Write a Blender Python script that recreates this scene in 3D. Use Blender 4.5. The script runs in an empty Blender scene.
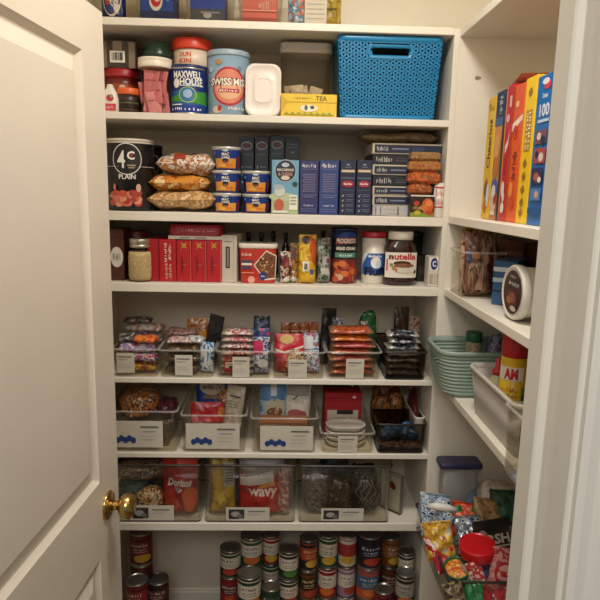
import bpy, math, random
from mathutils import Vector, Matrix, Euler, noise
PI = math.pi
C = bpy.context.scene.collection
# ------------------------------------------------------------------ camera
F_, H_ = 600.0, 1.58
def _cam(tilt, yaw, roll):
    t, y, r = map(math.radians, (tilt, yaw, roll))
    f = Vector((math.sin(y)*math.cos(t), math.cos(y)*math.cos(t), -math.sin(t)))
    ri = Vector((math.cos(y), -math.sin(y), 0)); up = ri.cross(f)
    return math.cos(r)*ri+math.sin(r)*up, -math.sin(r)*ri+math.cos(r)*up, f
CR, CU, CF = _cam(10.2, 2.0, 1.25)
CO = Vector((0, 0, H_))
def xat(px, Y, Z):
    """x of the point at depth Y and height Z seen at column px"""
    k = (px-300)/F_; n = CR-k*CF
    return -(n.y*Y+n.z*(Z-H_))/n.x
def zat(py, X, Y):
    k = -(py-300)/F_; n = CU-k*CF
    return H_-(n.x*X+n.y*Y)/n.z
def meas(pl, pr, pt, Y, zb):
    """centre x, width and height of something standing on height zb, its face at depth Y"""
    x0, x1 = xat(pl, Y, zb+.05), xat(pr, Y, zb+.05)
    cx = (x0+x1)/2
    return cx, x1-x0, zat(pt, cx, Y)-zb
cam = bpy.data.objects.new('camera', bpy.data.cameras.new('camera')); C.objects.link(cam)
cam.data.sensor_width = 36; cam.data.lens = 36; cam.data.clip_start = .02
cam.matrix_world = Matrix(((CR.x, CU.x, -CF.x, 0), (CR.y, CU.y, -CF.y, 0), (CR.z, CU.z, -CF.z, H_), (0, 0, 0, 1)))
bpy.context.scene.camera = cam
# ------------------------------------------------------------------ materials
def lin(h):
    h = h.lstrip('#')
    f = lambda c: c/12.92 if c <= .04045 else ((c+.055)/1.055)**2.4
    return tuple(f(int(h[i:i+2], 16)/255) for i in (0, 2, 4))+(1,)
_M = {}
def M(h, rough=.45, metal=0.0, bump=0.0, scale=60, coat=0.0):
    k = ('p', h, rough, metal, bump, scale, coat)
    if k in _M: return _M[k]
    m = bpy.data.materials.new('paint_'+h.lstrip('#')); m.use_nodes = True
    nt = m.node_tree; b = nt.nodes['Principled BSDF']
    b.inputs['Roughness'].default_value = rough; b.inputs['Metallic'].default_value = metal
    b.inputs['Coat Weight'].default_value = coat
    tc = nt.nodes.new('ShaderNodeTexCoord'); nz = nt.nodes.new('ShaderNodeTexNoise'); nz.inputs['Scale'].default_value = scale
    nt.links.new(tc.outputs['Object'], nz.inputs['Vector'])
    mx = nt.nodes.new('ShaderNodeMix'); mx.data_type = 'RGBA'; c = lin(h)
    mx.inputs[6].default_value = c; mx.inputs[7].default_value = tuple(v*.9 for v in c[:3])+(1,)
    nt.links.new(nz.outputs['Fac'], mx.inputs[0]); nt.links.new(mx.outputs[2], b.inputs['Base Color'])
    if bump:
        bp = nt.nodes.new('ShaderNodeBump'); bp.inputs['Strength'].default_value = bump; bp.inputs['Distance'].default_value = .004
        nt.links.new(nz.outputs['Fac'], bp.inputs['Height']); nt.links.new(bp.outputs['Normal'], b.inputs['Normal'])
    _M[k] = m; return m
def PR(cols, scale=30, rough=.35, metal=0.0, bump=.25, stretch=(1, 1, 1)):
    """printed or mottled film: patches of the given colours"""
    k = ('r', tuple(cols), scale, rough, metal, bump, stretch)
    if k in _M: return _M[k]
    m = bpy.data.materials.new('printed_film'); m.use_nodes = True
    nt = m.node_tree; b = nt.nodes['Principled BSDF']
    b.inputs['Roughness'].default_value = rough; b.inputs['Metallic'].default_value = metal
    tc = nt.nodes.new('ShaderNodeTexCoord'); oi = nt.nodes.new('ShaderNodeObjectInfo')
    mp = nt.nodes.new('ShaderNodeMapping'); mp.inputs['Scale'].default_value = stretch
    nt.links.new(tc.outputs['Object'], mp.inputs['Vector'])
    mu = nt.nodes.new('ShaderNodeMath'); mu.operation = 'MULTIPLY'; mu.inputs[1].default_value = 40
    nt.links.new(oi.outputs['Random'], mu.inputs[0])
    nz = nt.nodes.new('ShaderNodeTexNoise'); nz.noise_dimensions = '4D'; nz.inputs['Scale'].default_value = scale*2.0; nz.inputs['Detail'].default_value = 4
    nt.links.new(mp.outputs['Vector'], nz.inputs['Vector']); nt.links.new(mu.outputs[0], nz.inputs['W'])
    rp = nt.nodes.new('ShaderNodeValToRGB'); rp.color_ramp.interpolation = 'CONSTANT'
    n = len(cols); el = rp.color_ramp.elements
    while len(el) < n: el.new(.5)
    for i, c in enumerate(cols):
        el[i].position = 0 if i == 0 else .5+(i-n/2)*(.34/n); el[i].color = lin(c)
    nt.links.new(nz.outputs['Fac'], rp.inputs['Fac']); nt.links.new(rp.outputs['Color'], b.inputs['Base Color'])
    if bump:
        n2 = nt.nodes.new('ShaderNodeTexNoise'); n2.inputs['Scale'].default_value = 45; n2.inputs['Detail'].default_value = 1
        nt.links.new(tc.outputs['Object'], n2.inputs['Vector'])
        bp = nt.nodes.new('ShaderNodeBump'); bp.inputs['Strength'].default_value = bump; bp.inputs['Distance'].default_value = .01
        nt.links.new(n2.outputs['Fac'], bp.inputs['Height']); nt.links.new(bp.outputs['Normal'], b.inputs['Normal'])
    _M[k] = m; return m
def CLEAR(tint='#f2efe8', fac=.10, rough=.08, bump=0.0, haze=.0):
    k = ('c', tint, fac, rough, bump, haze)
    if k in _M: return _M[k]
    m = bpy.data.materials.new('clear_plastic'); m.use_nodes = True
    nt = m.node_tree; nt.nodes.remove(nt.nodes['Principled BSDF']); out = nt.nodes['Material Output']
    tr = nt.nodes.new('ShaderNodeBsdfTransparent'); tr.inputs['Color'].default_value = lin(tint)
    gl = nt.nodes.new('ShaderNodeBsdfGlossy'); gl.inputs['Roughness'].default_value = rough
    lw = nt.nodes.new('ShaderNodeLayerWeight'); lw.inputs['Blend'].default_value = .5
    fr = nt.nodes.new('ShaderNodeMath'); fr.operation = 'POWER'; fr.inputs[1].default_value = 4.0
    nt.links.new(lw.outputs['Facing'], fr.inputs[0])
    ad = nt.nodes.new('ShaderNodeMath'); ad.operation = 'ADD'; ad.use_clamp = True; ad.inputs[1].default_value = fac*.06
    sc_ = nt.nodes.new('ShaderNodeMath'); sc_.operation = 'MULTIPLY'; sc_.inputs[1].default_value = .45
    nt.links.new(fr.outputs[0], sc_.inputs[0]); nt.links.new(sc_.outputs[0], ad.inputs[0])
    mx = nt.nodes.new('ShaderNodeMixShader')
    nt.links.new(ad.outputs[0], mx.inputs[0]); nt.links.new(tr.outputs[0], mx.inputs[1]); nt.links.new(gl.outputs[0], mx.inputs[2])
    if haze:
        df = nt.nodes.new('ShaderNodeBsdfDiffuse'); df.inputs['Color'].default_value = lin(tint)
        m2 = nt.nodes.new('ShaderNodeMixShader'); m2.inputs[0].default_value = haze
        nt.links.new(mx.outputs[0], m2.inputs[1]); nt.links.new(df.outputs[0], m2.inputs[2]); nt.links.new(m2.outputs[0], out.inputs[0])
    else: nt.links.new(mx.outputs[0], out.inputs[0])
    if bump:
        tc = nt.nodes.new('ShaderNodeTexCoord'); nz = nt.nodes.new('ShaderNodeTexNoise'); nz.inputs['Scale'].default_value = 28
        nt.links.new(tc.outputs['Object'], nz.inputs['Vector'])
        bp = nt.nodes.new('ShaderNodeBump'); bp.inputs['Strength'].default_value = bump; bp.inputs['Distance'].default_value = .02
        nt.links.new(nz.outputs['Fac'], bp.inputs['Height']); nt.links.new(bp.outputs['Normal'], gl.inputs['Normal'])
    _M[k] = m; return m
# ------------------------------------------------------------------ text
_T = {}
def text_geo(s, bold=0.0, shear=0.0):
    """flat mesh of a line of lettering, fitted to the unit square"""
    k = (s, bold, shear)
    if k in _T: return _T[k]
    cu = bpy.data.curves.new('lettering', 'FONT'); cu.body = s; cu.offset = bold; cu.shear = shear; cu.resolution_u = 2
    o = bpy.data.objects.new('lettering', cu); C.objects.link(o)
    dg = bpy.context.evaluated_depsgraph_get(); e = o.evaluated_get(dg); me = e.to_mesh()
    vs = [(v.co.x, v.co.y) for v in me.vertices]; fs = [tuple(p.vertices) for p in me.polygons]
    e.to_mesh_clear(); bpy.data.objects.remove(o); bpy.data.curves.remove(cu)
    x0 = min(v[0] for v in vs); x1 = max(v[0] for v in vs); y0 = min(v[1] for v in vs); y1 = max(v[1] for v in vs)
    vs = [((x-x0)/(x1-x0)-.5, (y-y0)/(y1-y0)-.5) for x, y in vs]
    _T[k] = (vs, fs); return _T[k]
from mathutils.geometry import tessellate_polygon
def fine(pts, tris, mx):
    """split triangles until no edge is longer than mx, so lettering follows a curved face"""
    out = []; st = [tuple(pts[i] for i in t) for t in tris]
    while st:
        a, b, c = st.pop(); e = [(math.dist(a, b), a, b, c), (math.dist(b, c), b, c, a), (math.dist(c, a), c, a, b)]; L, p, q, r = max(e)
        if L <= mx or len(out) > 4000: out.append((a, b, c)); continue
        m = ((p[0]+q[0])/2, (p[1]+q[1])/2); st += [(p, m, r), (m, q, r)]
    return out
# ------------------------------------------------------------------ mesh builder
class MB:
    def __init__(s): s.v = []; s.f = []; s.m = []; s.sm = []; s.mats = []; s.lay = 0
    def mi(s, m):
        if m not in s.mats: s.mats.append(m)
        return s.mats.index(m)
    def add(s, vs, fs, m, smooth=False):
        b = len(s.v); s.v += [tuple(p) for p in vs]; i = s.mi(m)
        for f in fs: s.f.append(tuple(b+k for k in f)); s.m.append(i); s.sm.append(smooth)
        return s
    def box(s, x0, x1, y0, y1, z0, z1, m, ch=0.0, faces=None):
        if ch <= 0:
            vs = [(x, y, z) for x in (x0, x1) for y in (y0, y1) for z in (z0, z1)]
            return s.add(vs, [(0, 1, 3, 2), (4, 6, 7, 5), (0, 4, 5, 1), (2, 3, 7, 6), (0, 2, 6, 4), (1, 5, 7, 3)], m)
        c = ch; R = []
        for z, i in ((z0, c), (z0+c, 0), (z1-c, 0), (z1, c)):
            a, b, d, e = x0+i, x1-i, y0+i, y1-i
            R.append([(a+c, d, z), (b-c, d, z), (b, d+c, z), (b, e-c, z), (b-c, e, z), (a+c, e, z), (a, e-c, z), (a, d+c, z)])
        return s.skin(R, m, False, True, True)
    def skin(s, rings, m, smooth=True, cap0=False, cap1=False, closed=True, ms=None):
        n = len(rings[0]); vs = [p for r in rings for p in r]; b = len(s.v); s.v += [tuple(p) for p in vs]
        for i in range(len(rings)-1):
            idx = s.mi(ms[i] if ms else m)
            for j in range(n if closed else n-1):
                k = (j+1) % n
                s.f.append((b+i*n+j, b+i*n+k, b+(i+1)*n+k, b+(i+1)*n+j)); s.m.append(idx); s.sm.append(smooth)
        if cap0: s.f.append(tuple(b+j for j in reversed(range(n)))); s.m.append(s.mi(ms[0] if ms else m)); s.sm.append(False)
        if cap1: s.f.append(tuple(b+(len(rings)-1)*n+j for j in range(n))); s.m.append(s.mi(ms[-1] if ms else m)); s.sm.append(False)
        return s
    def lathe(s, prof, m, n=32, c=(0, 0), ms=None, smooth=True, cap0=True, cap1=True):
        if prof[-1][0] < .001: prof = prof[:-1]; ms = ms[:len(prof)] if ms else ms; cap1 = True
        rings = [[(c[0]+r*math.sin(2*PI*j/n), c[1]-r*math.cos(2*PI*j/n), z) for j in range(n)] for r, z in prof]
        return s.skin(rings, m, smooth, cap0, cap1, True, ms)
    def loft(s, secs, m, k=5, smooth=True, cap0=True, cap1=True, ms=None):
        """secs: (z, width, depth, corner radius[, cx, cy])"""
        return s.skin([rrect(*q, k=k) for q in secs], m, smooth, cap0, cap1, True, ms)
    def tube(s, pts, r, m, n=8):
        pts = [Vector(p) for p in pts]; rings = []
        for i, p in enumerate(pts):
            d = (pts[min(i+1, len(pts)-1)]-pts[max(i-1, 0)]).normalized()
            a = d.cross(Vector((0, 0, 1)) if abs(d.z) < .9 else Vector((1, 0, 0))).normalized(); b = d.cross(a)
            rr = r[i] if isinstance(r, (list, tuple)) else r
            rings.append([p+rr*(math.cos(2*PI*j/n)*a+math.sin(2*PI*j/n)*b) for j in range(n)])
        return s.skin(rings, m, True, True, True)
    def grid(s, fn, nu, nv, m, smooth=True):
        vs = [fn(i/nu, j/nv) for j in range(nv+1) for i in range(nu+1)]
        fs = [(j*(nu+1)+i, j*(nu+1)+i+1, (j+1)*(nu+1)+i+1, (j+1)*(nu+1)+i) for j in range(nv) for i in range(nu)]
        return s.add(vs, fs, m, smooth)
    # printed art: mp(u, v, off) maps metres on the face to a point
    def art(s, mp, w, h, items, base=.0004, step=.00022, nu=10, mx=None):
        """items in fractions of the face (u -.5...5, v 0..1):
        ('r',u0,u1,v0,v1,col) ('e',u,v,ru,rv,col) ('o',u,v,ru,rv,thick,col) ('t',text,u,v,wf,hf,col[,rot,bold,shear]) ('p',[(u,v)..],col)"""
        mx = mx or getattr(mp, 'mx', 0)
        for q in items:
            s.lay += 1; off = base+step*(s.lay % 24)
            P = lambda u, v: mp(u*w, v*h, off)
            col = q[-1] if q[0] != 't' else q[6]
            m = col if not isinstance(col, str) else M(col, .4)
            if q[0] == 'r':
                _, u0, u1, v0, v1, _c = q
                s.grid(lambda a, b: P(u0+(u1-u0)*a, v0+(v1-v0)*b), nu, 4, m)
            elif q[0] in 'eo':
                u, v, ru, rv = q[1:5]; n = 28
                k = (0, .5, 1) if q[0] == 'e' else (1-q[5], 1)
                rings = [[P(u+ru*t*math.cos(2*PI*j/n), v+rv*t*math.sin(2*PI*j/n)) for j in range(n)] for t in k]
                s.skin(rings, m)
            elif q[0] == 'p':
                tr = tessellate_polygon([[Vector((a*w, b*h, 0)) for a, b in q[1]]]); pm = [(a*w, b*h) for a, b in q[1]]
                for t in fine(pm, tr, mx or 9): s.add([mp(a, b, off) for a, b in t], [(0, 1, 2)], m)
            elif q[0] == 't':
                rot = q[7] if len(q) > 7 else 0; bold = q[8] if len(q) > 8 else .012; sh = q[9] if len(q) > 9 else 0
                u, v, wf, hf = q[2:6]
                if q[1] == '~':      # lettering too small to read in the photo: a row of uneven strokes
                    vs, fs = [], []; s.tk = getattr(s, 'tk', 0)+1; MB.seed = getattr(MB, 'seed', 0)+1; rq = random.Random(MB.seed); x = -.5
                    while x < .46:
                        ww_ = rq.uniform(.025, .06); k = len(vs); y0 = -.5+rq.choice((0, 0, .2)); y1 = .5-rq.choice((0, .3, .3))
                        vs += [(x, y0), (x+ww_, y0), (x+ww_, y1), (x, y1)]; fs.append((k, k+1, k+2, k+3)); x += ww_+rq.choice((.03, .04, .09))
                else: vs, fs = text_geo(q[1], bold, sh)
                ww, hh = wf*w, hf*h
                if rot: pm = [(u*w-b*ww, v*h+a*hh) for a, b in vs]
                else: pm = [(u*w+a*ww, v*h+b*hh) for a, b in vs]
                if mx:
                    tr = [(f[0], f[i], f[i+1]) for f in fs for i in range(1, len(f)-1)]
                    for t in fine(pm, tr, mx): s.add([mp(a, b, off) for a, b in t], [(0, 1, 2)], m)
                else: s.add([mp(a, b, off) for a, b in pm], fs, m)
        return s
    def build(s, name, parent=None, loc=(0, 0, 0), rot=(0, 0, 0)):
        me = bpy.data.meshes.new(name); me.from_pydata(s.v, [], s.f)
        for m in s.mats: me.materials.append(m)
        me.polygons.foreach_set('material_index', s.m); me.polygons.foreach_set('use_smooth', s.sm); me.update()
        o = bpy.data.objects.new(name, me); C.objects.link(o)
        o.location = loc; o.rotation_euler = rot
        if parent: o.parent = parent
        return o
def rrect(z, w, d, r, cx=0, cy=0, k=5):
    r = min(r, w/2-1e-4, d/2-1e-4); out = []
    for (sx, sy, a0) in ((1, -1, -PI/2), (1, 1, 0), (-1, 1, PI/2), (-1, -1, PI)):
        for i in range(k+1):
            a = a0+PI/2*i/k
            out.append((cx+sx*(w/2-r)+r*math.cos(a), cy+sy*(d/2-r)+r*math.sin(a), z))
    return out
def front(y=0, z0=0, x0=0): return lambda u, v, o: (x0+u, y-o, z0+v)
def cyl(r, z0=0, c=(0, 0), r1=None, h=1):
    def f(u, v, o):
        R = r if r1 is None else r+(r1-r)*v/h
        a = u/R; return (c[0]+(R+o)*math.sin(a), c[1]-(R+o)*math.cos(a), z0+v)
    f.mx = r*.22; return f
def left(x=0, z0=0, y0=0): return lambda u, v, o: (x-o, y0-u, z0+v)
def top(z=0, y0=0, x0=0): return lambda u, v, o: (x0+u, y0+v, z+o)
# ------------------------------------------------------------------ things
def tag(o, label, cat, group=None):
    o['label'] = label; o['category'] = cat
    if group: o['group'] = group
    return o
def thing(name, label, cat, loc=(0, 0, 0), rot=0, group=None):
    o = bpy.data.objects.new(name, None); C.objects.link(o); o.location = loc
    o.rotation_euler = rot if isinstance(rot, tuple) else (0, 0, rot)
    o.empty_display_size = .02
    return tag(o, label, cat, group)
def struct(o): o['kind'] = 'structure'; return o
ORD = ['topmost', 'second from the top', 'third from the top', 'fourth from the top', 'fifth from the top', 'sixth from the top', 'seventh from the top', 'eighth from the top']
WHITE, CREAM, BLACK, NAVY, RED = '#efebe2', '#e6dcc4', '#17161a', '#1b2140', '#b3141f'
# ---- kinds
def carton(name, label, w, d, h, col, loc, items=(), rz=0, cat='box', group=None, lefts=(), tops=(), rot=None, rough=.4):
    b = MB(); b.box(-w/2, w/2, 0, d, 0, h, col if not isinstance(col, str) else M(col, rough), .0012)
    if items: b.art(front(), w, h, items)
    if lefts: b.art(left(-w/2, 0, d/2), d, h, lefts)
    if tops: b.art(top(h, 0, 0), w, d, tops)
    o = b.build(name, None, loc, rot or (0, 0, rz)); return tag(o, label, cat, group)
def canister(name, label, r, h, cols, loc, items=(), lid=None, lidh=.012, lidr=1.03, rz=0, cat='canister', r1=None, group=None, rot=None, rims=None):
    """cols: one colour or bands [(v0, v1, colour)]; lid: colour of a plastic lid"""
    t = thing(name, label, cat, loc, rot or rz, group)
    r1 = r1 or r; hb = h-(lidh if lid else 0); b = MB()
    bands = [(0, 1, cols)] if isinstance(cols, str) or hasattr(cols, 'node_tree') else cols
    prof = [(r*.97, 0), (r, .002)]; ms = [None]; mats = []
    for v0, v1, c in bands:
        m = c if not isinstance(c, str) else M(c, .35)
        mats.append(m); prof.append((r+(r1-r)*v1, .002+(hb-.002)*v1))
    b.lathe(prof, None, 36, ms=[mats[0]]+mats)
    if rims: 
        for z in (.003, hb-.003): b.lathe([(r, z-.003), (r+.0012, z-.002), (r+.0012, z+.002), (r, z+.003)], rims, 36, cap0=False, cap1=False)
    if items: b.art(cyl(r, 0, (0, 0), r1, hb), 2*r, hb, items)
    b.build('body', t)
    if lid:
        m = lid if not isinstance(lid, str) else M(lid, .4); L = r1*lidr
        MB().lathe([(L, hb-.002), (L*1.005, hb+.002), (L, h-.003), (L*.96, h), (L*.9, h), (L*.88, h-.0015), (0.0005, h-.0015)], m, 36).build('lid', t)
    return t
def food_can(label, r, h, col, loc, items, rz=0, group=None):
    t = thing('food_can', label, 'can', loc, rz, group)
    b = MB(); st = M('#9c9a94', .3, .9)
    b.lathe([(r*.96, 0), (r*1.01, .001), (r*1.01, .004), (r*.985, .006), (r*.985, h-.006)], None, 28, ms=[st, st, st, M(col, .35)], cap1=False)
    b.art(cyl(r*.985, .006), 2*r, h-.012, items); b.build('body', t)
    MB().lathe([(r*.985, h-.006), (r*1.01, h-.004), (r*1.01, h-.001), (r*.97, h), (r*.92, h), (r*.9, h-.004), (r*.7, h-.004), (r*.68, h-.003), (.0005, h-.003)], st, 28, cap0=False).build('lid', t)
    return t
def pouch_fn(w, h, t, seed=0, stand=True, crim=.06, wob=1.0):
    rnd = random.Random(seed); ph = [rnd.uniform(0, 6.28) for _ in range(6)]
    def T(u, v):       # u -.5...5, v 0..1
        a = max(0, 1-abs(2*u)**(2.4 if stand else 3.2))**.5
        if stand: bb = (min(1, v/.10))**.5*max(0, (1-v))**.62*1.12
        else: bb = max(0, 1-abs(2*v-1)**4)**.45
        wv = 1+wob*(.13*math.sin(9*u+ph[0]+5*v)+.10*math.sin(15*v+ph[1]-6*u)+.06*math.sin(21*u+17*v+ph[2]))
        ed = min(1, (1-v)/crim) if crim else 1
        if not stand and crim: ed = min(ed, v/crim)
        return t/2*a*bb*wv*ed
    def bend(u, v): return .04*h*math.sin(3*v+ph[3])*wob*.5
    def side(sg): 
        return lambda u, v, o=0: (u*w*(1-.05*math.sin(PI*v)*(0 if stand else 1)), sg*(T(u, v)+o)+bend(u, v)*.3, v*h)
    return side(-1), side(1), T
def pouch(name, label, w, h, t, mat, loc, rot=0, items=(), seed=0, stand=True, cat='bag', group=None, crimp=None, wob=1.0, back=None, n=18):
    if isinstance(rot, tuple) and stand: loc = (loc[0], loc[1], loc[2]+abs(math.sin(rot[1]))*w/2+abs(math.sin(rot[0]))*t*.6)
    fr, bk, T = pouch_fn(w, h, t, seed, stand, wob=wob)
    m = mat if not isinstance(mat, str) else M(mat, .3, bump=.3, scale=40)
    b = MB()
    b.grid(lambda a, c: fr(a-.5, c), n, n, m); b.grid(lambda a, c: bk(.5-a, c), n, n, back or m)
    if crimp:
        cm = crimp if not isinstance(crimp, str) else M(crimp, .3, .3)
        for v0, v1 in (((.93, 1.0),) if stand else ((.94, 1.0), (0, .06))):
            b.grid(lambda a, c: fr((a-.5), v0+(v1-v0)*c, .0015), n, 2, cm)
    if items: b.art(lambda u, v, o: fr(u/w, v/h, o), w, h, items, base=.0014, mx=w*.12)
    o = b.build(name, None, loc, rot if isinstance(rot, tuple) else (0, 0, rot)); return tag(o, label, cat, group)
def lump(name, label, w, d, h, mat, loc, seed=0, rot=0, cat='bag', group=None, amp=.28, n=22, sharp=False):
    """a soft crumpled bag resting on its base"""
    rnd = random.Random(seed); o3 = Vector((rnd.uniform(0, 99), rnd.uniform(0, 99), rnd.uniform(0, 99)))
    b = MB(); vs = []; 
    for j in range(n+1):
        th = PI*j/n
        for i in range(2*n):
            p = 2*PI*i/(2*n); q = Vector((math.sin(th)*math.cos(p), math.sin(th)*math.sin(p), -math.cos(th)))
            a = 1+amp*(noise.noise(q*1.6+o3)+.5*noise.noise(q*4+o3)+.25*noise.noise(q*9+o3))
            e = q*a; sg = lambda x: math.copysign(abs(x)**.72, x)
            vs.append((sg(e.x)*w/2, sg(e.y)*d/2, max(-.46, sg(e.z)*.5)*h+h*.46))
    fs = [(j*2*n+i, j*2*n+(i+1) % (2*n), (j+1)*2*n+(i+1) % (2*n), (j+1)*2*n+i) for j in range(n) for i in range(2*n)]
    b.add(vs, fs, mat if not isinstance(mat, str) else M(mat, .35, bump=.4, scale=35), not sharp)
    o = b.build(name, None, loc, rot if isinstance(rot, tuple) else (0, 0, rot)); return tag(o, label, cat, group)
def bar(name, label, w, d, h, mat, loc, rot=0, seed=0, cat='snack bar', group=None, ends=None):
    """flat wrapped bar: long axis x, crimped fin at each end"""
    rnd = random.Random(seed); p = [rnd.uniform(0, 6) for _ in range(4)]
    m = mat if not isinstance(mat, str) else M(mat, .3, bump=.2, scale=40); b = MB(); rings = []; n = 14
    for i in range(n+1):
        t = i/n; e = min(1, min(t, 1-t)/.11); hh = h*(e**.4)*(1+.10*math.sin(9*t+p[0]))+.0012; dd = d*(1.12-.06*e+.02*math.sin(7*t+p[1]))
        x = (t-.5)*w; zc = h*.5+(.05*h*math.sin(8*t+p[2]))*e
        rings.append([(x, -dd/2+dd*k/6, zc-hh/2*max(0.03, math.sin(PI*k/6))**.8) for k in range(7)]+[(x, dd/2-dd*k/6, zc+hh/2*max(.03, math.sin(PI*k/6))**.8) for k in range(1, 6)])
    b.skin(rings, m, True, True, True)
    if ends:
        em = ends if not isinstance(ends, str) else M(ends, .3, .5)
        for r0 in (rings[:3], rings[-3:]):
            b.skin([[(x, y*1.01, h*.5+(z-h*.5)*1.05) for x, y, z in r] for r in r0], em)
    o = b.build(name, None, loc, rot if isinstance(rot, tuple) else (0, 0, rot)); return tag(o, label, cat, group)
CARD = '#cfc8b8'
def bin_(label, cx, y0, w, d, h, zb, kind='clear', card=None, rz=0, taper=.012, name='storage_bin', group='clear storage bins', lip=True, t=.0025):
    """open storage bin, its front at y0"""
    o = thing(name, label, 'bin', (cx, y0+d/2, zb), rz, group)
    m = {'clear': CLEAR('#faf8f3'), 'chip': CLEAR('#faf9f6'), 'dark': CLEAR('#c9c3bb', .12), 'top': CLEAR('#f8f6f2', .15)}[kind]
    rm = {'clear': CLEAR('#f4f2ee', .5, .15, haze=.22), 'chip': M('#3a322c', .3), 'dark': M('#2a2523', .3), 'top': CLEAR('#f4f2ee', .5, .15, haze=.3)}[kind]
    b = MB(); r = .014
    O = [(0, w-2*taper, d-2*taper, r), (h, w, d, r)]
    I = [(h, w-2*t, d-2*t, r), (t, w-2*taper-2*t, d-2*taper-2*t, r)]
    b.loft([O[0], O[1], I[0], I[1]], m, cap0=True, cap1=True, ms=[m, rm, m])
    if lip: b.loft([(h-.006, w, d, r), (h-.005, w+.006, d+.006, r), (h, w+.006, d+.006, r), (h+.0004, w, d, r)], rm, cap0=False, cap1=False)
    b.loft([(0, w-2*taper+.001, d-2*taper+.001, r), (.005, w-2*taper+.002, d-2*taper+.002, r)], rm, cap0=False, cap1=False)
    b.build('tray', o)
    if card:
        u0, u1, v0, v1, items = card; v0 = max(v0, .03); u0 = max(u0, -.47); u1 = min(u1, .47)
        q = MB(); yy = lambda v: -(d/2-taper+taper*v)-.0012
        q.skin([[(u0*w, yy(v0), v0*h), (u1*w, yy(v0), v0*h), (u1*w, yy(v0)-.0012, v0*h), (u0*w, yy(v0)-.0012, v0*h)],
                [(u0*w, yy(v1), v1*h), (u1*w, yy(v1), v1*h), (u1*w, yy(v1)-.0012, v1*h), (u0*w, yy(v1)-.0012, v1*h)]], M(CARD, .5), False, True, True)
        cw, chh = (u1-u0)*w, (v1-v0)*h
        q.art(lambda u, v, off: ((u0+u1)/2*w+u, yy(v0+v/h)-.0014-off, v0*h+v), cw, chh, items)
        q.build('label_card', o)
    return o
BERRY = [('e', -.36+.075*i, .30+(.05 if i % 2 else -.02), .05, .12, '#27427e') for i in range(5)]+[('r', .08, .42, .76, .82, '#6b6a68'), ('r', .12, .36, .60, .63, '#8d8a84'), ('r', .08, .38, .44, .46, '#a5a19a'), ('r', .08, .34, .30, .32, '#a5a19a')]
LINES = [('r', -.4, .34, .78, .84, '#77736c'), ('r', -.4, .1, .66, .69, '#928e86'), ('r', -.4, .2, .4, .42, '#aaa59c'), ('r', -.4, .3, .28, .30, '#aaa59c')]
PHOTO = [('r', -.44, -.08, .18, .86, '#3c3a3a'), ('e', -.28, .5, .10, .2, '#a7a29a'), ('e', -.18, .36, .07, .14, '#77736e'), ('r', -.44, -.2, .16, .24, '#141414'), ('r', .0, .4, .70, .76, '#4e4b47'), ('r', .0, .25, .5, .53, '#8d8a84')]

def brick(name, label, w, d, h, mat, loc, rot=0, cat='bag', group=None):
    b = MB(); c = min(w, d, h)*.24; b.box(-w/2, w/2, -d/2, d/2, 0, h, mat, c)
    o = b.build(name, None, loc, rot if isinstance(rot, tuple) else (0, 0, rot)); return tag(o, label, cat, group)
# ------------------------------------------------------------------ the room
SHB = [None, 2.036, 1.789, 1.515, 1.308, 1.0195, .779, .543]     # shelf tops, back unit (the long boards sag a little)
THB = [None, .020, .019, .026, .026, .016, .016, .026]
SRB = [None, 2.034, None, 1.521, 1.308, 1.030, None, .539]        # right unit
SR = [q and q+.0008 for q in SRB]
SH = [None]+[q+.0008 for q in SHB[1:]]
YF, YB, XL, XR, XW, TH = 1.75, 2.07, -.56, .473, .80, .022
wallm = M('#fbf3e0', .6, scale=3); shelfm = M('#e8e1d2', .4, scale=8); backm = M('#dccfb9', .5, scale=6)
trimm = M('#e6dfd0', .38, scale=5); doorm = M('#dfd4c2', .36, scale=4)
def room_box(name, *a):
    b = MB(); b.box(*a); return struct(b.build(name))
room_box('wall_back', XL-.02, XW+.1, YB, YB+.1, 0, 2.5, wallm)
room_box('wall_left', XL-.12, XL-.02, .6, YB, 0, 2.5, wallm)
room_box('wall_right', XW, XW+.1, .6, YB, 0, 2.5, wallm)
room_box('ceiling', XL-.12, XW+.1, .48, YB+.1, 2.5, 2.58, M('#ece6d8', .7))
fl = PR(['#7a5c40', '#6e5138', '#84664a'], 5, .4, 0, 0, (8, 1, 1))
room_box('floor', -1.6, 1.6, -1.6, YB+.1, -.05, 0, fl)
# wall with the doorway: x -.435 ... .26
JX0, JX1, DTOP = -.440, .2640, 1.945
b = MB(); b.box(-1.3, JX0-.018, .5, .6, 0, 2.5, wallm); b.box(JX1+.018, 1.3, .5, .6, 0, 2.5, wallm); b.box(JX0-.018, JX1+.018, .5, .6, DTOP+.018, 2.5, wallm)
struct(b.build('wall_front'))
b = MB()
b.box(JX1, JX1+.018, .497, .602, 0, DTOP, trimm, .0015); b.box(JX0-.018, JX0, .497, .602, 0, DTOP, trimm, .0015); b.box(JX0-.018, JX1+.018, .497, .602, DTOP, DTOP+.018, trimm)
b.box(JX1-.011, JX1, .549, .584, 0, DTOP, trimm, .002); b.box(JX0, JX0+.011, .549, .584, 0, DTOP, trimm, .002); b.box(JX0, JX1, .549, .584, DTOP-.011, DTOP, trimm, .002)
struct(b.build('trim_1'))
def casing(x0, s, y, dy):          # moulded board from the reveal outwards
    pr = [(0, 0), (0, .010), (.006, .013), (.016, .011), (.022, .015), (.045, .017), (.055, .012), (.058, 0)]
    m = MB(); m.skin([[(x0+s*u, y+dy*v, z) for u, v in pr] for z in (0, DTOP+.05)], trimm, False, True, True); return m
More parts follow.
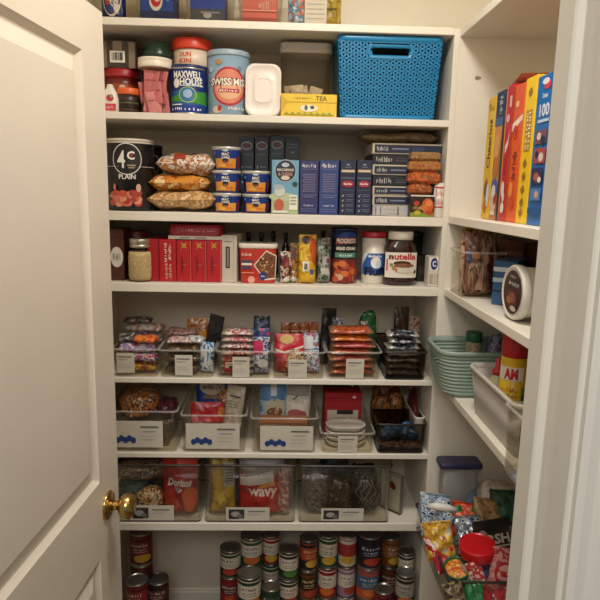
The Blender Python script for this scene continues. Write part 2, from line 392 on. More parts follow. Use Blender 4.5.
for n, (x0, s, y, dy) in enumerate(((JX1+.005, 1, .5, -1), (JX0-.005, -1, .5, -1), (JX1+.005, 1, .6, 1), (JX0-.005, -1, .6, 1))):
    struct(casing(x0, s, y, dy).build('trim_%d' % (n+2)))
b = MB(); b.box(XL-.02, XW, YB-.014, YB, 0, .08, trimm, .002); b.box(XL-.02, XW, YB-.019, YB, .07, .078, trimm, .001); struct(b.build('baseboard_back'))
# ---- door, hinged at the left jamb and swung into the pantry
HX, HY = -.365-.085*.705, 1.3-.996*.705
ang = math.atan2(.085, .996)
# local: x = across the door from hinge to free edge, y = away from the seen face, z up
door = struct(bpy.data.objects.new('door_1', None)); C.objects.link(door)
door.location = (HX, HY, 0); door.rotation_euler = (0, 0, PI/2-ang)
W, TK = .705, .035; z0d, z1d = .012, 1.926
PAN = [(.105, W-.108, .965, 1.832), (.105, W-.118, .22, .795)]
def depth(q): return 0 if q <= 0 or q >= .046 else (.011*min(1, q/.010) if q < .016 else .011*(1-(q-.016)/.030))
b = MB()
xs = sorted({0, W} | {p[0]+q for p in PAN for q in (0, .005, .010, .016, .022, .034, .046)} | {p[1]-q for p in PAN for q in (0, .005, .010, .016, .022, .034, .046)})
zs = sorted({z0d, z1d} | {p[2]+q for p in PAN for q in (0, .005, .010, .016, .022, .034, .046)} | {p[3]-q for p in PAN for q in (0, .005, .010, .016, .022, .034, .046)})
def dz(x, z):
    for p in PAN:
        q = min(x-p[0], p[1]-x, z-p[2], p[3]-z)
        if q > 0: return depth(q)
    return 0
for sgn, yy in ((1, 0), (-1, TK)):
    vs = [(x, yy+sgn*dz(x, z), z) for z in zs for x in xs]; n = len(xs)
    b.add(vs, [(j*n+i, j*n+i+1, (j+1)*n+i+1, (j+1)*n+i) for j in range(len(zs)-1) for i in range(n-1)], doorm)
for a in ([(0, 0, z0d), (0, TK, z0d), (0, TK, z1d), (0, 0, z1d)], [(W, 0, z0d), (W, TK, z0d), (W, TK, z1d), (W, 0, z1d)], [(0, 0, z1d), (W, 0, z1d), (W, TK, z1d), (0, TK, z1d)], [(0, 0, z0d), (W, 0, z0d), (W, TK, z0d), (0, TK, z0d)]):
    b.add(a, [(0, 1, 2, 3)], doorm)
b.build('door_slab', door)
brass = M('#c8ab70', .2, 1.0)
def knob(y0, sg):
    k = MB()
    def ring(r, y): return [(r*math.cos(2*PI*j/28), y0-sg*y, r*math.sin(2*PI*j/28)) for j in range(28)]
    k.skin([ring(.031, 0), ring(.032, .003), ring(.029, .006), ring(.020, .009), ring(.014, .012)], brass, True, False, True)
    o1 = k.build('rose', door, (W-.068, 0, .893)); k = MB()
    k.skin([ring(.012, .008), ring(.0105, .020), ring(.011, .026), ring(.020, .030), ring(.026, .037), ring(.028, .045), ring(.026, .053), ring(.019, .059), ring(.009, .0615)], brass, True, True, True)
    k.build('door_knob', door, (W-.068, 0, .893))
knob(0, 1); knob(TK, -1)
b = MB(); b.box(W-.0005, W+.002, .006, TK-.006, .865, .92, brass); b.box(W, W+.010, .011, TK-.011, .885, .90, brass, .002); b.build('latch_plate', door)
# ---- shelving: back unit and right unit, fixed boards
un = thing('shelving_unit', 'cream built-in shelving across the back wall, packed with groceries', 'shelves', (0, YF, 0))
for z, th in zip(SHB[1:], THB[1:]):
    b = MB(); b.box(XL, XR, 0, YB-YF-.006, z-th, z, shelfm, .0015); b.build('shelf_board', un)
b = MB(); b.box(XL-.018, XL, 0, YB-YF-.006, .0, 2.034, shelfm, .0015); b.build('side_panel', un)
b = MB(); b.box(XR, XR+.016, 0, YB-YF-.006, .0, 2.034, shelfm, .0015); b.build('side_panel', un)
b = MB(); b.box(XL, XR, YB-YF-.006, YB-YF, .09, 2.034, backm); b.build('back_panel', un)
XU = .489
ur = thing('shelving_unit', 'cream built-in shelving along the right wall with cereal boxes', 'shelves', (XU, YF, 0))
for z in (SRB[1], SRB[3], SRB[4], SRB[5], SRB[7]):
    b = MB(); b.box(0, XW-XU, -1.08, .0, z-TH, z, shelfm, .0015); b.build('shelf_board', ur)
b = MB(); b.box(0, XW-XU, .0, .016, .0, 2.034, shelfm, .001); hole = M('#8f8371', .6)
b.art(lambda u, v, o: (u, -o, v), 1, 1, [('e', .055, 1.905, .006, .006, hole), ('e', .062, 1.905, .004, .004, hole)]); b.build('end_panel', ur)
# ------------------------------------------------------------------ top shelf: clear bins
z = SH[1]
def topbin(pl, pr, label, y=1.765):
    cx, w, _ = meas(pl, pr, 10, y, z); return bin_(label, cx, y, w, .22, .15, z, 'top', name='storage_bin', group='clear bins on the highest shelf'), cx, w
e = .0006
_, cx, w = topbin(86, 129, 'clear bin on the highest shelf nearest the door, holding a dark blue pouch')
pouch('snack_pouch', 'dark blue pouch with round red white and green emblem in highest bin', w-.048, .17, .05, '#1f2f74', (cx, 1.828, z+.004), 0, [('e', 0, .42, .40, .36, '#e9e6de'), ('e', 0, .42, .36, .32, '#1c3f8c'), ('e', -.14, .42, .14, .20, '#c23a3a'), ('e', .1, .36, .18, .16, '#e9e6de'), ('e', .08, .46, .12, .12, '#3a9a4a'), ('t', '~', .06, .30, .1, .1, '#16181c'), ('t', '~', -.12, .34, .1, .1, '#f0efe8')], 3)
_, cx, w = topbin(131, 179, 'clear bin on the highest shelf holding a blue box with a red swirl')
carton('snack_box', 'blue box with red and white round swirl in clear bin up high', w-.038, .10, .165, '#1d46a0', (cx, 1.785, z+.004), [('r', -.5, .5, .0, .14, '#16295c'), ('e', -.02, .30, .20, .16, '#e9e6de'), ('e', -.02, .31, .15, .11, '#c2243a'), ('e', .02, .33, .08, .05, '#e9e6de'), ('e', .34, .36, .06, .07, '#5aa7d8'), ('t', '~', 0, .72, .7, .2, '#f0eee6')])
_, cx, w = topbin(182, 231, 'clear bin on the highest shelf holding a plain blue carton')
carton('snack_box', 'plain blue carton with dark grey lower band in clear bin up high', w-.038, .10, .16, '#2347a4', (cx, 1.785, z+.004), [('r', -.5, .5, .0, .20, '#4a4b55'), ('e', 0, .10, .12, .05, '#b4b2ae'), ('r', -.2, .35, .13, .16, '#8a8b94'), ('t', '~', 0, .6, .6, .2, '#e8e6de')])
_, cx, w = topbin(235, 284, 'clear bin on the highest shelf holding a coral red carton')
carton('snack_box', 'coral red carton with fine pale stripes in clear bin up high', w-.038, .10, .15, '#d8695a', (cx, 1.785, z+.004), [('r', -.5, .5, .0, .09, '#a64237')]+[('r', -.48+.06*i, -.47+.06*i, .3, .9, '#e59a8c') for i in range(16)]+[('t', '~', .12, .30, .3, .14, '#f1d9cf'), ('r', -.5, .5, .2, .22, '#e8a79a')])
_, cx, w = topbin(287, 343, 'clear bin on the highest shelf at its right end, holding mixed packets')
pouch('snack_pouch', 'light blue and orange packet at left in the rightmost highest bin', .055, .12, .03, PR(['#c9d5de', '#4f97c0', '#c9683c', '#7fb1cc'], 26), (cx-.046, 1.80, z+.004), .1, (), 4)
carton('paper_note', 'white paper label sheet between packets in the rightmost highest bin', .062, .002, .14, '#e6e2d6', (cx+.003, 1.782, z+.004), [('r', -.4, .4, .1+.09*i, .115+.09*i, '#b5b0a4') for i in range(9)], cat='note')
pouch('snack_pouch', 'olive yellow packet at right in the rightmost highest bin', .062, .14, .035, PR(['#a9912e', '#b8a03a', '#8d7a24'], 18), (cx+.045, 1.81, z+.004), -.05, [('r', -.4, .2, .75, .9, '#3a2a22'), ('r', -.3, .3, .3, .34, '#6d5d20'), ('e', .05, .55, .2, .1, '#c9b560')], 5)
# ------------------------------------------------------------------ second shelf
z = SH[2]
cx, w, h = meas(103, 139, 70, 1.86, z)
canister('storage_jar', 'large jar with red lid and dark contents behind the orange-capped jar', w*.5, h, [(0, .55, '#3a1a14'), (.55, .8, '#a34a22'), (.8, 1, '#6a1a14')], (cx, 1.88, z), [('e', .12, .72, .08, .06, '#d8b8a0')], lid='#a3161c', lidh=.022, cat='jar')
zt = z+h; cx, w, h2 = meas(102, 139, 42, 1.87, zt)
carton('coffee_pack', 'brown pack with white barcode label lying on the red-lidded jar', w, .10, h2-.004, '#3b2a22', (cx, 1.835, zt+.0005), [('r', -.46, -.28, .0, .95, '#7d6a58'), ('r', -.12, .12, .55, .98, '#8a7763'), ('r', .30, .46, .0, .95, '#85725f'), ('r', -.2, .2, .2, .62, '#e9e4da')]+[('r', -.15+.045*i, -.13+.045*i+.008*(i % 3), .28, .56, '#2a2622') for i in range(7)], cat='pack')
cx, w, h = meas(118, 139, 89, 1.80, z)
canister('spice_jar', 'small dark jar with bright orange cap in front of the red-lidded jar', w*.5, h, [(0, .62, '#23120e'), (.62, 1, '#33201a')], (cx, 1.80, z), [('r', -.7, .7, .12, .2, '#51301f'), ('r', -.7, .7, .5, .54, '#6a7a40')], lid='#e0662a', lidh=.016, cat='jar')
cx, w, h = meas(101, 118, 84, 1.775, z)
t = thing('squeeze_bottle', 'white squeeze bottle with red rose label at the far left', 'bottle', (cx, 1.785, z))
b = MB(); b.loft([(0, w*.9, .03, .012), (.004, w, .034, .014), (h*.45, w, .034, .014), (h*.7, w*.8, .03, .012), (h*.9, w*.42, .022, .01), (h, w*.30, .018, .009)], M('#e9e2d6', .35)); b.art(front(-.0172), w, h, [('r', -.36, .40, .05, .3, '#d2455a'), ('e', .06, .5, .22, .12, '#c23048'), ('e', .16, .56, .10, .06, '#8aa06a'), ('t', '~', 0, .17, .5, .1, '#f2e8e0')]); b.build('body', t)
cx, w, h = meas(138, 172, 59, 1.80, z)
t = thing('clear_jar', 'clear plastic jar with white lid full of pink sweetener packets', 'jar', (cx, 1.81, z)); r = w/2*.93
MB().lathe([(r*.93, 0), (r, .004), (r, h*.80), (r*.96, h*.84), (r*.96, h-.02)], CLEAR('#efe6dd', .12), 32, cap1=False).build('body', t)
MB().lathe([(r*1.06, h-.026), (r*1.07, h-.022), (r*1.07, h-.012), (r*1.03, h-.009), (r*1.07, h-.006), (r*1.06, h), (.0005, h)], M('#eee3d3', .4), 36).build('lid', t)
rnd = random.Random(5)
for i in range(18):
    a = rnd.uniform(0, 6.28) if i > 10 else -PI/2+rnd.uniform(-1.3, 1.3); rr = r*(.62 if i > 3 else .3); q = .052
    o = pouch('sweetener_packet', 'pink sweetener packet standing in the white-lidded clear jar', .028, .055+.004*(i % 3), .005, M('#e08a98' if i % 3 else '#eaa2ac', .5), (cx+rr*math.cos(a), 1.81+rr*math.sin(a)*.9, z+.005+.028*(i % 3)*(.9)), (rnd.uniform(-.12, .12), rnd.uniform(-.25, .25), rnd.uniform(-.5, .5)), [('r', -.3, .3, .55, .6, '#c25a70')], i, False, 'packet', 'pink packets in the jar', n=6)
zt = z+h; cx2, w2, h2 = meas(144, 173, 44, 1.84, zt)
t = thing('food_tub', 'dark green domed tub stacked on the jar of pink packets', 'tub', (cx2, 1.82, zt))
MB().lathe([(.03, 0), (w2*.5, .004), (w2*.5, .012), (w2*.49, h2*.35), (w2*.42, h2*.75), (w2*.3, h2*.95), (w2*.2, h2), (.0005, h2)], M('#173023', .3), 32).build('body', t)
cx, w, h = meas(169, 206, 66, 1.81, z)
canister('coffee_canister', 'blue coffee canister lettered in white with green band low on its side', w*.5, h, [(0, .2, '#1d3f96'), (.2, .5, '#1f5c8e'), (.5, 1, '#1b2c72')], (cx, 1.83, z), [('p', [(-.7, .3), (.7, .22), (.7, .52), (-.2, .42)], '#3f8f3a'), ('e', .05, .42, .24, .17, '#2c6ca0'), ('o', .05, .42, .24, .17, .1, '#a9c76a'), ('e', .05, .44, .12, .09, '#9cb8d8'), ('t', 'MAXWELL', .05, .84, .78, .15, WHITE, 0, .03), ('t', 'HOUSE', .16, .69, .62, .15, WHITE, 0, .03), ('e', -.25, .66, .09, .10, WHITE), ('r', -.15, .5, .60, .62, '#bcd2e8'), ('t', '~', .02, .12, .85, .06, WHITE), ('r', -.4, -.1, .2, .22, WHITE)], lid='#1d2a60', lidh=.008, lidr=1.0, rims=M('#a9a7a0', .3, .9))
cyc = 1.83; zt = z+h; cx, w, h2 = meas(172, 211, 41, 1.84, zt)
canister('coffee_tub', 'cream coffee tub with bright orange lid stacked on the blue canister', w*.46, h2, '#e3cdb8', (cx, 1.845, zt), [('t', 'DUN', -.12, .62, .34, .26, '#d0552c', 0, .03), ('t', 'KIN', -.12, .26, .34, .26, '#d0552c', 0, .03)], lid='#cf3a1e', lidh=.028, lidr=1.08, cat='tub', r1=w*.47)
cx, w, h = meas(205, 250, 51, 1.81, z)
canister('cocoa_canister', 'tall pale blue hot cocoa canister with red lettered round emblem', w*.47, h, '#8fa9bd', (cx, 1.84, z), [('e', .06, .48, .42, .32, '#b3273a'), ('e', .06, .48, .37, .28, '#d9826a'), ('e', .06, .44, .30, .17, '#e7b48e'), ('r', -.42, .56, .50, .62, '#7a1826'), ('t', 'SWISS MISS', .06, .555, .92, .12, '#f1ece0', 0, .03), ('r', -.2, .3, .38, .44, '#b3273a'), ('t', '~', .05, .41, .44, .04, '#f1ece0'), ('e', -.18, .88, .07, .05, '#b08a5a'), ('e', .3, .78, .05, .04, '#6b86a0'), ('e', -.4, .76, .05, .04, '#c9d8e2'), ('e', -.22, .1, .12, .06, '#d8c0a8'), ('e', -.16, .12, .05, .05, '#a33a32'), ('t', '~', .24, .12, .4, .05, '#f1ece0')], lid='#9db0bd', lidh=.014, lidr=1.03)
cx, w, h = meas(245, 281, 62, 1.775, z)
t = thing('food_container', 'white plastic food container standing on edge beside the tea box', 'container', (cx, 1.775, z), (-.10, 0, 0))
b = MB(); rg = lambda y, k, rr=.026: [(x, y, h/2+zz) for x, zz, _ in rrect(0, w*k, h*k, rr)]
b.skin([rg(.006, .96), rg(.05, .86)], M('#ded5cb', .4), True, False, True); b.build('body', t)
b = MB(); b.skin([rg(.008, 1), rg(.002, 1.0), rg(-.002, .97), rg(-.002, .90), rg(-.0005, .88), rg(-.0005, .50, .015), rg(-.002, .48, .015), rg(-.002, .42, .014), rg(-.0005, .40, .014)], M('#eadfd6', .38), True, False, True); b.build('lid', t)
cx, w, h = meas(279, 331, 44, 1.86, z)
t = thing('clear_canister', 'square clear canister with grey lid holding tea bags behind tea box', 'canister', (cx, 1.885, z)); D = .10
MB().loft([(0, w*.9, D*.9, .015), (.004, w*.93, D*.93, .018), (h-.03, w*.95, D*.95, .018)], CLEAR('#efe9df', .2, .1), cap1=False).build('body', t)
MB().loft([(h-.03, w*.97, D*.97, .02), (h-.024, w, D, .02), (h-.018, w, D, .02), (h-.015, w*.96, D*.96, .02), (h-.012, w, D, .02), (h-.003, w, D, .02), (h, w*.96, D*.96, .018)], M('#b3aaa2', .4)).build('lid', t)
for i in range(9):
    pouch('tea_bag', 'beige paper tea sachet inside the grey-lidded square clear canister', .04, .055, .007, M('#bfae96' if i % 2 else '#d6c8b0', .6), (cx-.04+.02*(i % 5), 1.868+.012*(i % 3), z+.008+(.040 if i > 4 else 0)), (rnd.uniform(-.1, .1), rnd.uniform(-.3, .3), rnd.uniform(-.2, .2)), [('r', -.35, .35, .6, .8, '#d8cbb4')], i, False, 'tea bag', 'tea sachets in the canister', n=6)
cx, w, h = meas(281, 337, 94, 1.765, z)
carton('tea_box', 'yellow tea box lying flat in front of the square clear canister', w, .07, h, '#e8c53a', (cx, 1.765, z), [('r', -.5, .5, .62, .66, '#c79e22'), ('p', [(-.5, 1), (-.38, .64), (-.5, .1)], '#d2aa2a'), ('t', '~', -.12, .82, .3, .1, '#8a7a2c'), ('t', 'TEA', .22, .82, .2, .2, '#7a6a1c'), ('e', 0, .38, .16, .16, '#efe6c4'), ('e', -.05, .40, .03, .12, '#4a6a7a'), ('e', .06, .42, .04, .08, '#5a5a48'), ('r', -.45, .45, .08, .12, '#a8952a')]+[('e', -.4+.11*i, .14, .03, .06, '#8fa03a') for i in range(8)])
# ---- blue lattice basket
def lattice_basket():
    xl, wb, _ = meas(341, 436, 60, 1.765, z); x1, wt, _ = meas(337.5, 442, 40, 1.765, z); h = min(zat(34.5, xl, 1.765)-z, SHB[1]-THB[1]-z-.003)
    cx = xl; D = .24; t = thing('lattice_basket', 'bright blue plastic lattice basket with a slot handle', 'basket', (cx, 1.765+D/2, z))
    m = M('#1b7fb4', .3); sm = M('#1b7fb4', .3)
    b = MB(); b.loft([(0, wb, D-.03, .02), (.012, wb+.001, D-.029, .02), (.012, wb-.006, D-.036, .02)], m, cap1=True); b.build('base', t)
    b = MB(); 
    for k, zz in ((1, h-.016),): b.loft([(zz, wt-.004, D-.004, .022), (zz+.004, wt+.004, D+.004, .024), (h-.002, wt+.004, D+.004, .024), (h, wt, D, .022), (h, wt-.010, D-.010, .02), (zz, wt-.012, D-.012, .02)], m, cap0=False, cap1=False)
    b.build('rim', t)
    def panel(name, P, wid, rows, cols, slot):
        b = MB(); T = .0054
        def seg(a, c, wd):
            (ua, va), (uc, vc) = a, c; L = math.hypot((uc-ua)*wid, (vc-va)*h); nx, ny = -(vc-va)*h/L*wd/2, (uc-ua)*wid/L*wd/2
            f = [P(ua*wid+nx, va*h+ny), P(ua*wid-nx, va*h-ny), P(uc*wid-nx, vc*h-ny), P(uc*wid+nx, vc*h+ny)]
            f = [Vector(q) for q in f]; nn = P(0, .05, 1)
            bk = [q+Vector(nn)*.003 for q in f]
            b.add(f+bk, [(0, 1, 2, 3), (0, 4, 5, 1), (1, 5, 6, 2), (2, 6, 7, 3), (3, 7, 4, 0)], m)
        v0, v1 = .05, .93
        for j in range(rows+1):
            v = v0+(v1-v0)*j/rows
            for i in range(cols):
                u = -.5+i/cols; u2 = u+1/cols
                if slot and abs((u+u2)/2) < .21 and .76 < v < .87: continue
                seg((u, v), (u2, v), .0056)
                if j < rows:
                    vn = v0+(v1-v0)*(j+1)/rows; vm = (v+vn)/2
                    if slot and abs((u+u2)/2) < .21 and .76 < vm < .87: continue
                    um = (u+u2)/2
                    if j % 2: seg((u, v), (um, vn), T); seg((um, vn), (u2, v), T)
                    else: seg((u, vn), (um, v), T); seg((um, v), (u2, vn), T)
        if slot:
            pts = [(x, zz) for x, zz, _ in rrect(0, .40*wid, .088*h, .0105)]
            b.skin([[P(x*k+0, .815*h+zz*k2, 0) if o == 0 else tuple(Vector(P(x*k, .815*h+zz*k2))+Vector(P(0, .05, 1))*o) for x, zz in pts] for k, k2, o in ((1.12, 1.9, -.0015), (1.0, 1.0, -.003), (1, 1, .008), (1.12, 1.9, .005))], m)
        b.build(name, t)
    def face(sx, sy):
        def P(u, v, n=None):
            f = v/h; wf = wb+(wt-wb)*f; df = (D-.03)+.03*f
            if sy:
                if n: return (0, -sy, 0)
                return (u*wf/wt, sy*(df/2-.001), v)
            if n: return (-sx, 0, 0)
            return (sx*(wf/2-.001), u*df/D, v)
        return P
    panel('woven_panel', face(0, -1), wt-.01, 13, 16, True); panel('woven_panel', face(0, 1), wt-.01, 13, 16, True)
    panel('woven_panel', face(-1, 0), D-.01, 13, 13, False); panel('woven_panel', face(1, 0), D-.01, 13, 13, False)
lattice_basket()
cx = xat(388, 1.88, z+.1); brick('dark_filler', 'added dark bundle inside the blue lattice basket, dim behind its slot', .235, .17, .165, M('#16181c', .8), (cx, 1.885, z+.014), 0, 'filler')  # dark block added so the lattice holes and slot read as shade
# ------------------------------------------------------------------ third shelf
z = SH[3]
cx, w, h = meas(105, 152, 139, 1.80, z)
canister('breadcrumb_canister', 'large black breadcrumb canister with white circle emblem and pasta picture', w*.5, h, [(0, .965, '#171517'), (.965, 1, '#cfc6b4')], (cx, 1.835, z), [('r', -.75, .75, .63, .638, '#d8d2c6'), ('e', .04, .74, .30, .215, '#171517'), ('o', .04, .74, .31, .225, .055, '#e9e5dc'), ('t', '4', -.075, .735, .17, .25, '#efece4', 0, .01), ('t', 'C', .125, .79, .155, .12, '#efece4', 0, .03), ('e', .135, .79, .035, .028, '#8a2a2a'), ('r', .05, .22, .64, .66, '#a89c7a'), ('r', .07, .2, .61, .625, '#a89c7a'), ('t', 'PLAIN', .04, .49, .34, .07, '#efece4', 0, .02)]+
 [('e', -.34+.62*random.Random(i).random(), .10+.16*random.Random(i+50).random(), .085, .05, ['#c4543f', '#d4745a', '#a93a2c', '#dd9678'][i % 4]) for i in range(34)]+[('e', -.36, .17, .07, .03, '#5a5a38'), ('e', .26, .33, .05, .06, '#d9a890'), ('e', -.22, .34, .03, .05, '#c9705a')], lid='#d5ccba', lidh=.006, lidr=1.01)
cx, w, h = meas(146, 161, 145, 1.93, z)
canister('breadcrumb_canister', 'small black canister with ring emblem behind the pasta bags', w*.55, h, '#1a181a', (cx, 1.95, z), [('o', .15, .72, .26, .16, .14, '#8a8478')], lid='#232022', lidh=.006)
def flatbag(pl, pr, pt, pb, y, label, cols, items, seed, dz, th, tilt=0.0):
    cx, w, _ = meas(pl, pr, pt, y, z)
    o = pouch('pasta_bag', label, .13, w, th*.94, PR(cols, 22, .3, 0, .6), (cx-w/2, y+.075, z+dz+th*.62), (-PI/2, 0, -PI/2+tilt), items, seed, False, 'bag', 'stacked bags of pasta', crimp=PR(cols[:2], 30, .3), n=22)
    return o
PAS = ['#b98d58', '#cba873', '#a87a48', '#dcc096']
flatbag(145, 215, 197, 215, 1.77, 'lowest clear bag of tan pasta pieces in the stack of three', PAS, (), 1, .0, .056)
flatbag(147, 209, 184, 202, 1.775, 'middle pasta bag of the stack with an orange band', ['#c9a468', '#d1902c', '#b8642a', '#e3c68f'], [('r', .2, .5, .35, .75, '#d08a2a'), ('e', .38, .42, .1, .05, '#8a3a1e'), ('r', -.1, .2, .52, .8, '#e0a03c')], 2, .052, .05)
flatbag(155, 215, 161, 192, 1.78, 'topmost bag of the stack with white end and orange stripe', ['#d9d3ca', '#c9b190', '#a5633a', '#dcd6cc', '#b8804c'], [('r', -.5, .5, .0, .30, '#d8d2c8'), ('p', [(-.45, .58), (-.45, .64), (.45, .48), (.45, .42)], '#b85a24'), ('o', .05, .30, .34, .13, .3, '#a87a3a'), ('e', .0, .30, .2, .07, '#c7a05c'), ('r', .3, .48, .3, .5, '#a8402a')], 3, .098, .062)
# microwave cups
def cup(pl, pr, pt, zb, label, y=1.80):
    cx, w, h = meas(pl, pr, pt, y, zb); r1 = w/2*.97; r0 = r1*.80
    t = thing('noodle_cup', label, 'cup', (cx, y+.02, zb), 0, 'navy and orange noodle cups')
    b = MB(); m = M('#1f3a86', .35); b.lathe([(r0*.96, 0), (r0, .003), (r1*.98, h-.008)], m, 32, cap1=False)
    it = [('p', [(-.36, .08), (.36, .08), (.40, .50), (.14, .50), (0, .36), (-.14, .50), (-.40, .50)], '#e29a3e'), ('e', .12, .22, .16, .07, '#d07a28'), ('e', -.12, .2, .14, .06, '#e8b050'), ('r', -.3, .3, .08, .12, '#b9691f'), ('e', .0, .60, .16, .17, '#16234f'), ('t', 'MAC', 0, .68, .24, .13, WHITE, 0, .03), ('t', 'CHEESE', 0, .53, .28, .10, WHITE, 0, .03), ('o', 0, .41, .1, .09, .4, '#101a3c'), ('r', .44, .56, .12, .62, '#8f2d33'), ('e', 0, .84, .1, .05, '#c9ced8'), ('e', -.4, .72, .07, .08, '#4a78b8')]
    b.art(cyl(r0, 0, (0, 0), r1, h), 2*r1, h, it); b.build('cup_body', t)
    MB().lathe([(r1*.98, h-.009), (r1*1.03, h-.007), (r1*1.03, h-.001), (r1, h), (.0005, h)], M('#c9c6be', .3, .3), 32, cap0=False).build('lid', t)
    return zb+h
zz = cup(211, 241, 193, z, 'navy noodle cup at the bottom of the stack of three beside pasta bags')
zz = cup(211, 241, 170.5, zz+.0005, 'navy noodle cup in the middle of the stack of three beside pasta bags')
cup(211, 241, 147, zz+.0005, 'navy noodle cup on top of the stack of three beside pasta bags')
zz = cup(241.5, 270.5, 194, z, 'navy noodle cup at the bottom of the stack of two beside the blue macaroni box')
cup(241.5, 270.5, 171, zz+.0005, 'navy noodle cup on top of the stack of two beside the blue macaroni box')
# tall pasta boxes at the back
BK = [('e', 0, .88, .40, .055, '#8f9aa6'), ('e', 0, .88, .33, .038, '#5a2f38'), ('r', -.3, .3, .76, .77, '#5f7684'), ('e', -.3, .6, .05, .02, '#9aa6ae'), ('r', -.12, .36, .59, .61, '#5f7684'), ('e', -.3, .5, .05, .02, '#9aa6ae'), ('r', -.12, .36, .49, .51, '#5f7684'), ('e', -.3, .4, .05, .02, '#9aa6ae'), ('r', -.12, .36, .39, .41, '#5f7684')]
for i, (pl, pr, pt, lb, colr) in enumerate(((239.5, 253.5, 136.5, 'tall dark teal pasta box at the back left above the noodle cups', '#1f2f3d'), (254.5, 268, 136.5, 'tall dark teal pasta box second from left at the back above the noodle cups', '#1f2f3d'), (269.5, 283.5, 135.5, 'tall dark teal pasta box at the back just left of the plain-topped one', '#213543'))):
    cx, w, h = meas(pl, pr, pt, 1.90, z); carton('pasta_box', label=lb, w=w, d=.075, h=h, col=colr, loc=(cx, 1.90, z), items=BK, group='pasta boxes at the back')
cx, w, h = meas(284.5, 299, 137, 1.90, z)
carton('pasta_box', 'tall dark navy box with red oval high up behind the macaroni box', w, .075, h, '#1e2c3e', (cx, 1.90, z), [('e', 0, .66, .34, .04, '#a02c44'), ('r', -.28, .28, .90, .91, '#6f8496'), ('r', -.28, .28, .86, .87, '#6f8496'), ('r', -.1, .1, .79, .81, '#6f8496')], group='pasta boxes at the back')
cx, w, h = meas(271.5, 298.5, 160, 1.79, z)
carton('macaroni_box', 'light blue macaroni box with dark round emblem and green ground', w, .05, h, '#6fa3bd', (cx, 1.79, z), [('r', -.5, .5, 0, .30, '#a3b489'), ('e', -.1, .32, .5, .08, '#b7c49a'), ('e', .0, .80, .40, .21, '#2b2c38'), ('o', .0, .80, .40, .21, .07, '#a9b7c2'), ('t', 'MACARONI', 0, .82, .60, .05, '#d9cfc0', 0, .03), ('t', '& CHEESE', 0, .74, .52, .06, '#b98a80', 0, .03), ('e', 0, .91, .14, .04, '#b9c3cc'), ('e', .0, .67, .16, .04, '#d6c9b2'), ('r', .16, .46, .08, .36, '#e5e1d0'), ('e', .36, .56, .1, .045, '#2e4a44'), ('e', -.2, .42, .20, .10, '#c9cfc6'), ('e', -.22, .16, .18, .12, '#b9563f'), ('e', -.24, .5, .2, .05, '#a8b5bb'), ('r', -.45, .1, .02, .06, '#d8d8cc'), ('r', .2, .42, .3, .32, '#8d8f78'), ('r', .2, .42, .24, .26, '#8d8f78'), ('r', .2, .42, .18, .20, '#8d8f78')])
PUR = [('t', '~', 0, .905, .78, .075, '#d4d0d4', 0, .03), ('r', -.4, .4, .84, .845, '#8a8ab0')]+[('r', -.36+.03*(i % 3), .36-.04*(i % 2), .42+.032*i, .432+.032*i, '#7d7a9c') for i in range(11)]+[('r', -.4, .4, .36, .365, '#a6a2bc'), ('r', -.3, .3, .32, .33, '#8d89a8'), ('t', '~', 0, .17, .6, .04, '#c9c4d2'), ('r', -.42, .42, .06, .065, '#8a8ab0'), ('r', -.42, .42, .1, .105, '#8a8ab0')]
for i, (pl, pr, colr, lb) in enumerate(((299.5, 318, '#2f2f62', 'purplish blue pasta box with white lettering beside the macaroni box'), (319, 338, '#2c3f78', 'bright blue pasta box with white lettering right of the purplish one'))):
    cx, w, h = meas(pl, pr, 160.5, 1.79, z); carton('pasta_box', lb, w, .07, h, colr, (cx, 1.79, z), PUR, group='blue pasta boxes')
NV = [('r', -.42, .42, .78, .825, '#cdb99a'), ('r', -.1, .1, .9, .93, '#8793a8'), ('r', -.2, .2, .865, .872, '#8793a8'), ('r', -.44, .44, .67, .68, '#7e8ba2'), ('e', .0, .57, .38, .058, '#a5283c'), ('t', 'Barilla', 0, .57, .5, .035, '#e6d9d2', 0, .03), ('r', -.44, .44, .455, .46, '#6c7690')]+[q for k in range(4) for q in (('p', [(-.36, .36-.09*k), (-.30, .33-.09*k), (-.2, .385-.09*k), (-.3, .35-.09*k)], '#d8d8d8'), ('r', -.08, .40, .37-.09*k, .38-.09*k, '#6c7690'), ('r', -.08, .36, .34-.09*k, .35-.09*k, '#6c7690'))]
for i, (pl, pr, lb) in enumerate(((339.5, 355, 'navy pasta box with tan strip and red oval, left one of the pair'), (356, 371, 'navy pasta box with tan strip and red oval, right one beside the lying boxes'))):
    cx, w, h = meas(pl, pr, 160, 1.79, z); carton('pasta_box', lb, w, .07, h, '#1d2440', (cx, 1.79, z), NV, group='navy pasta boxes')
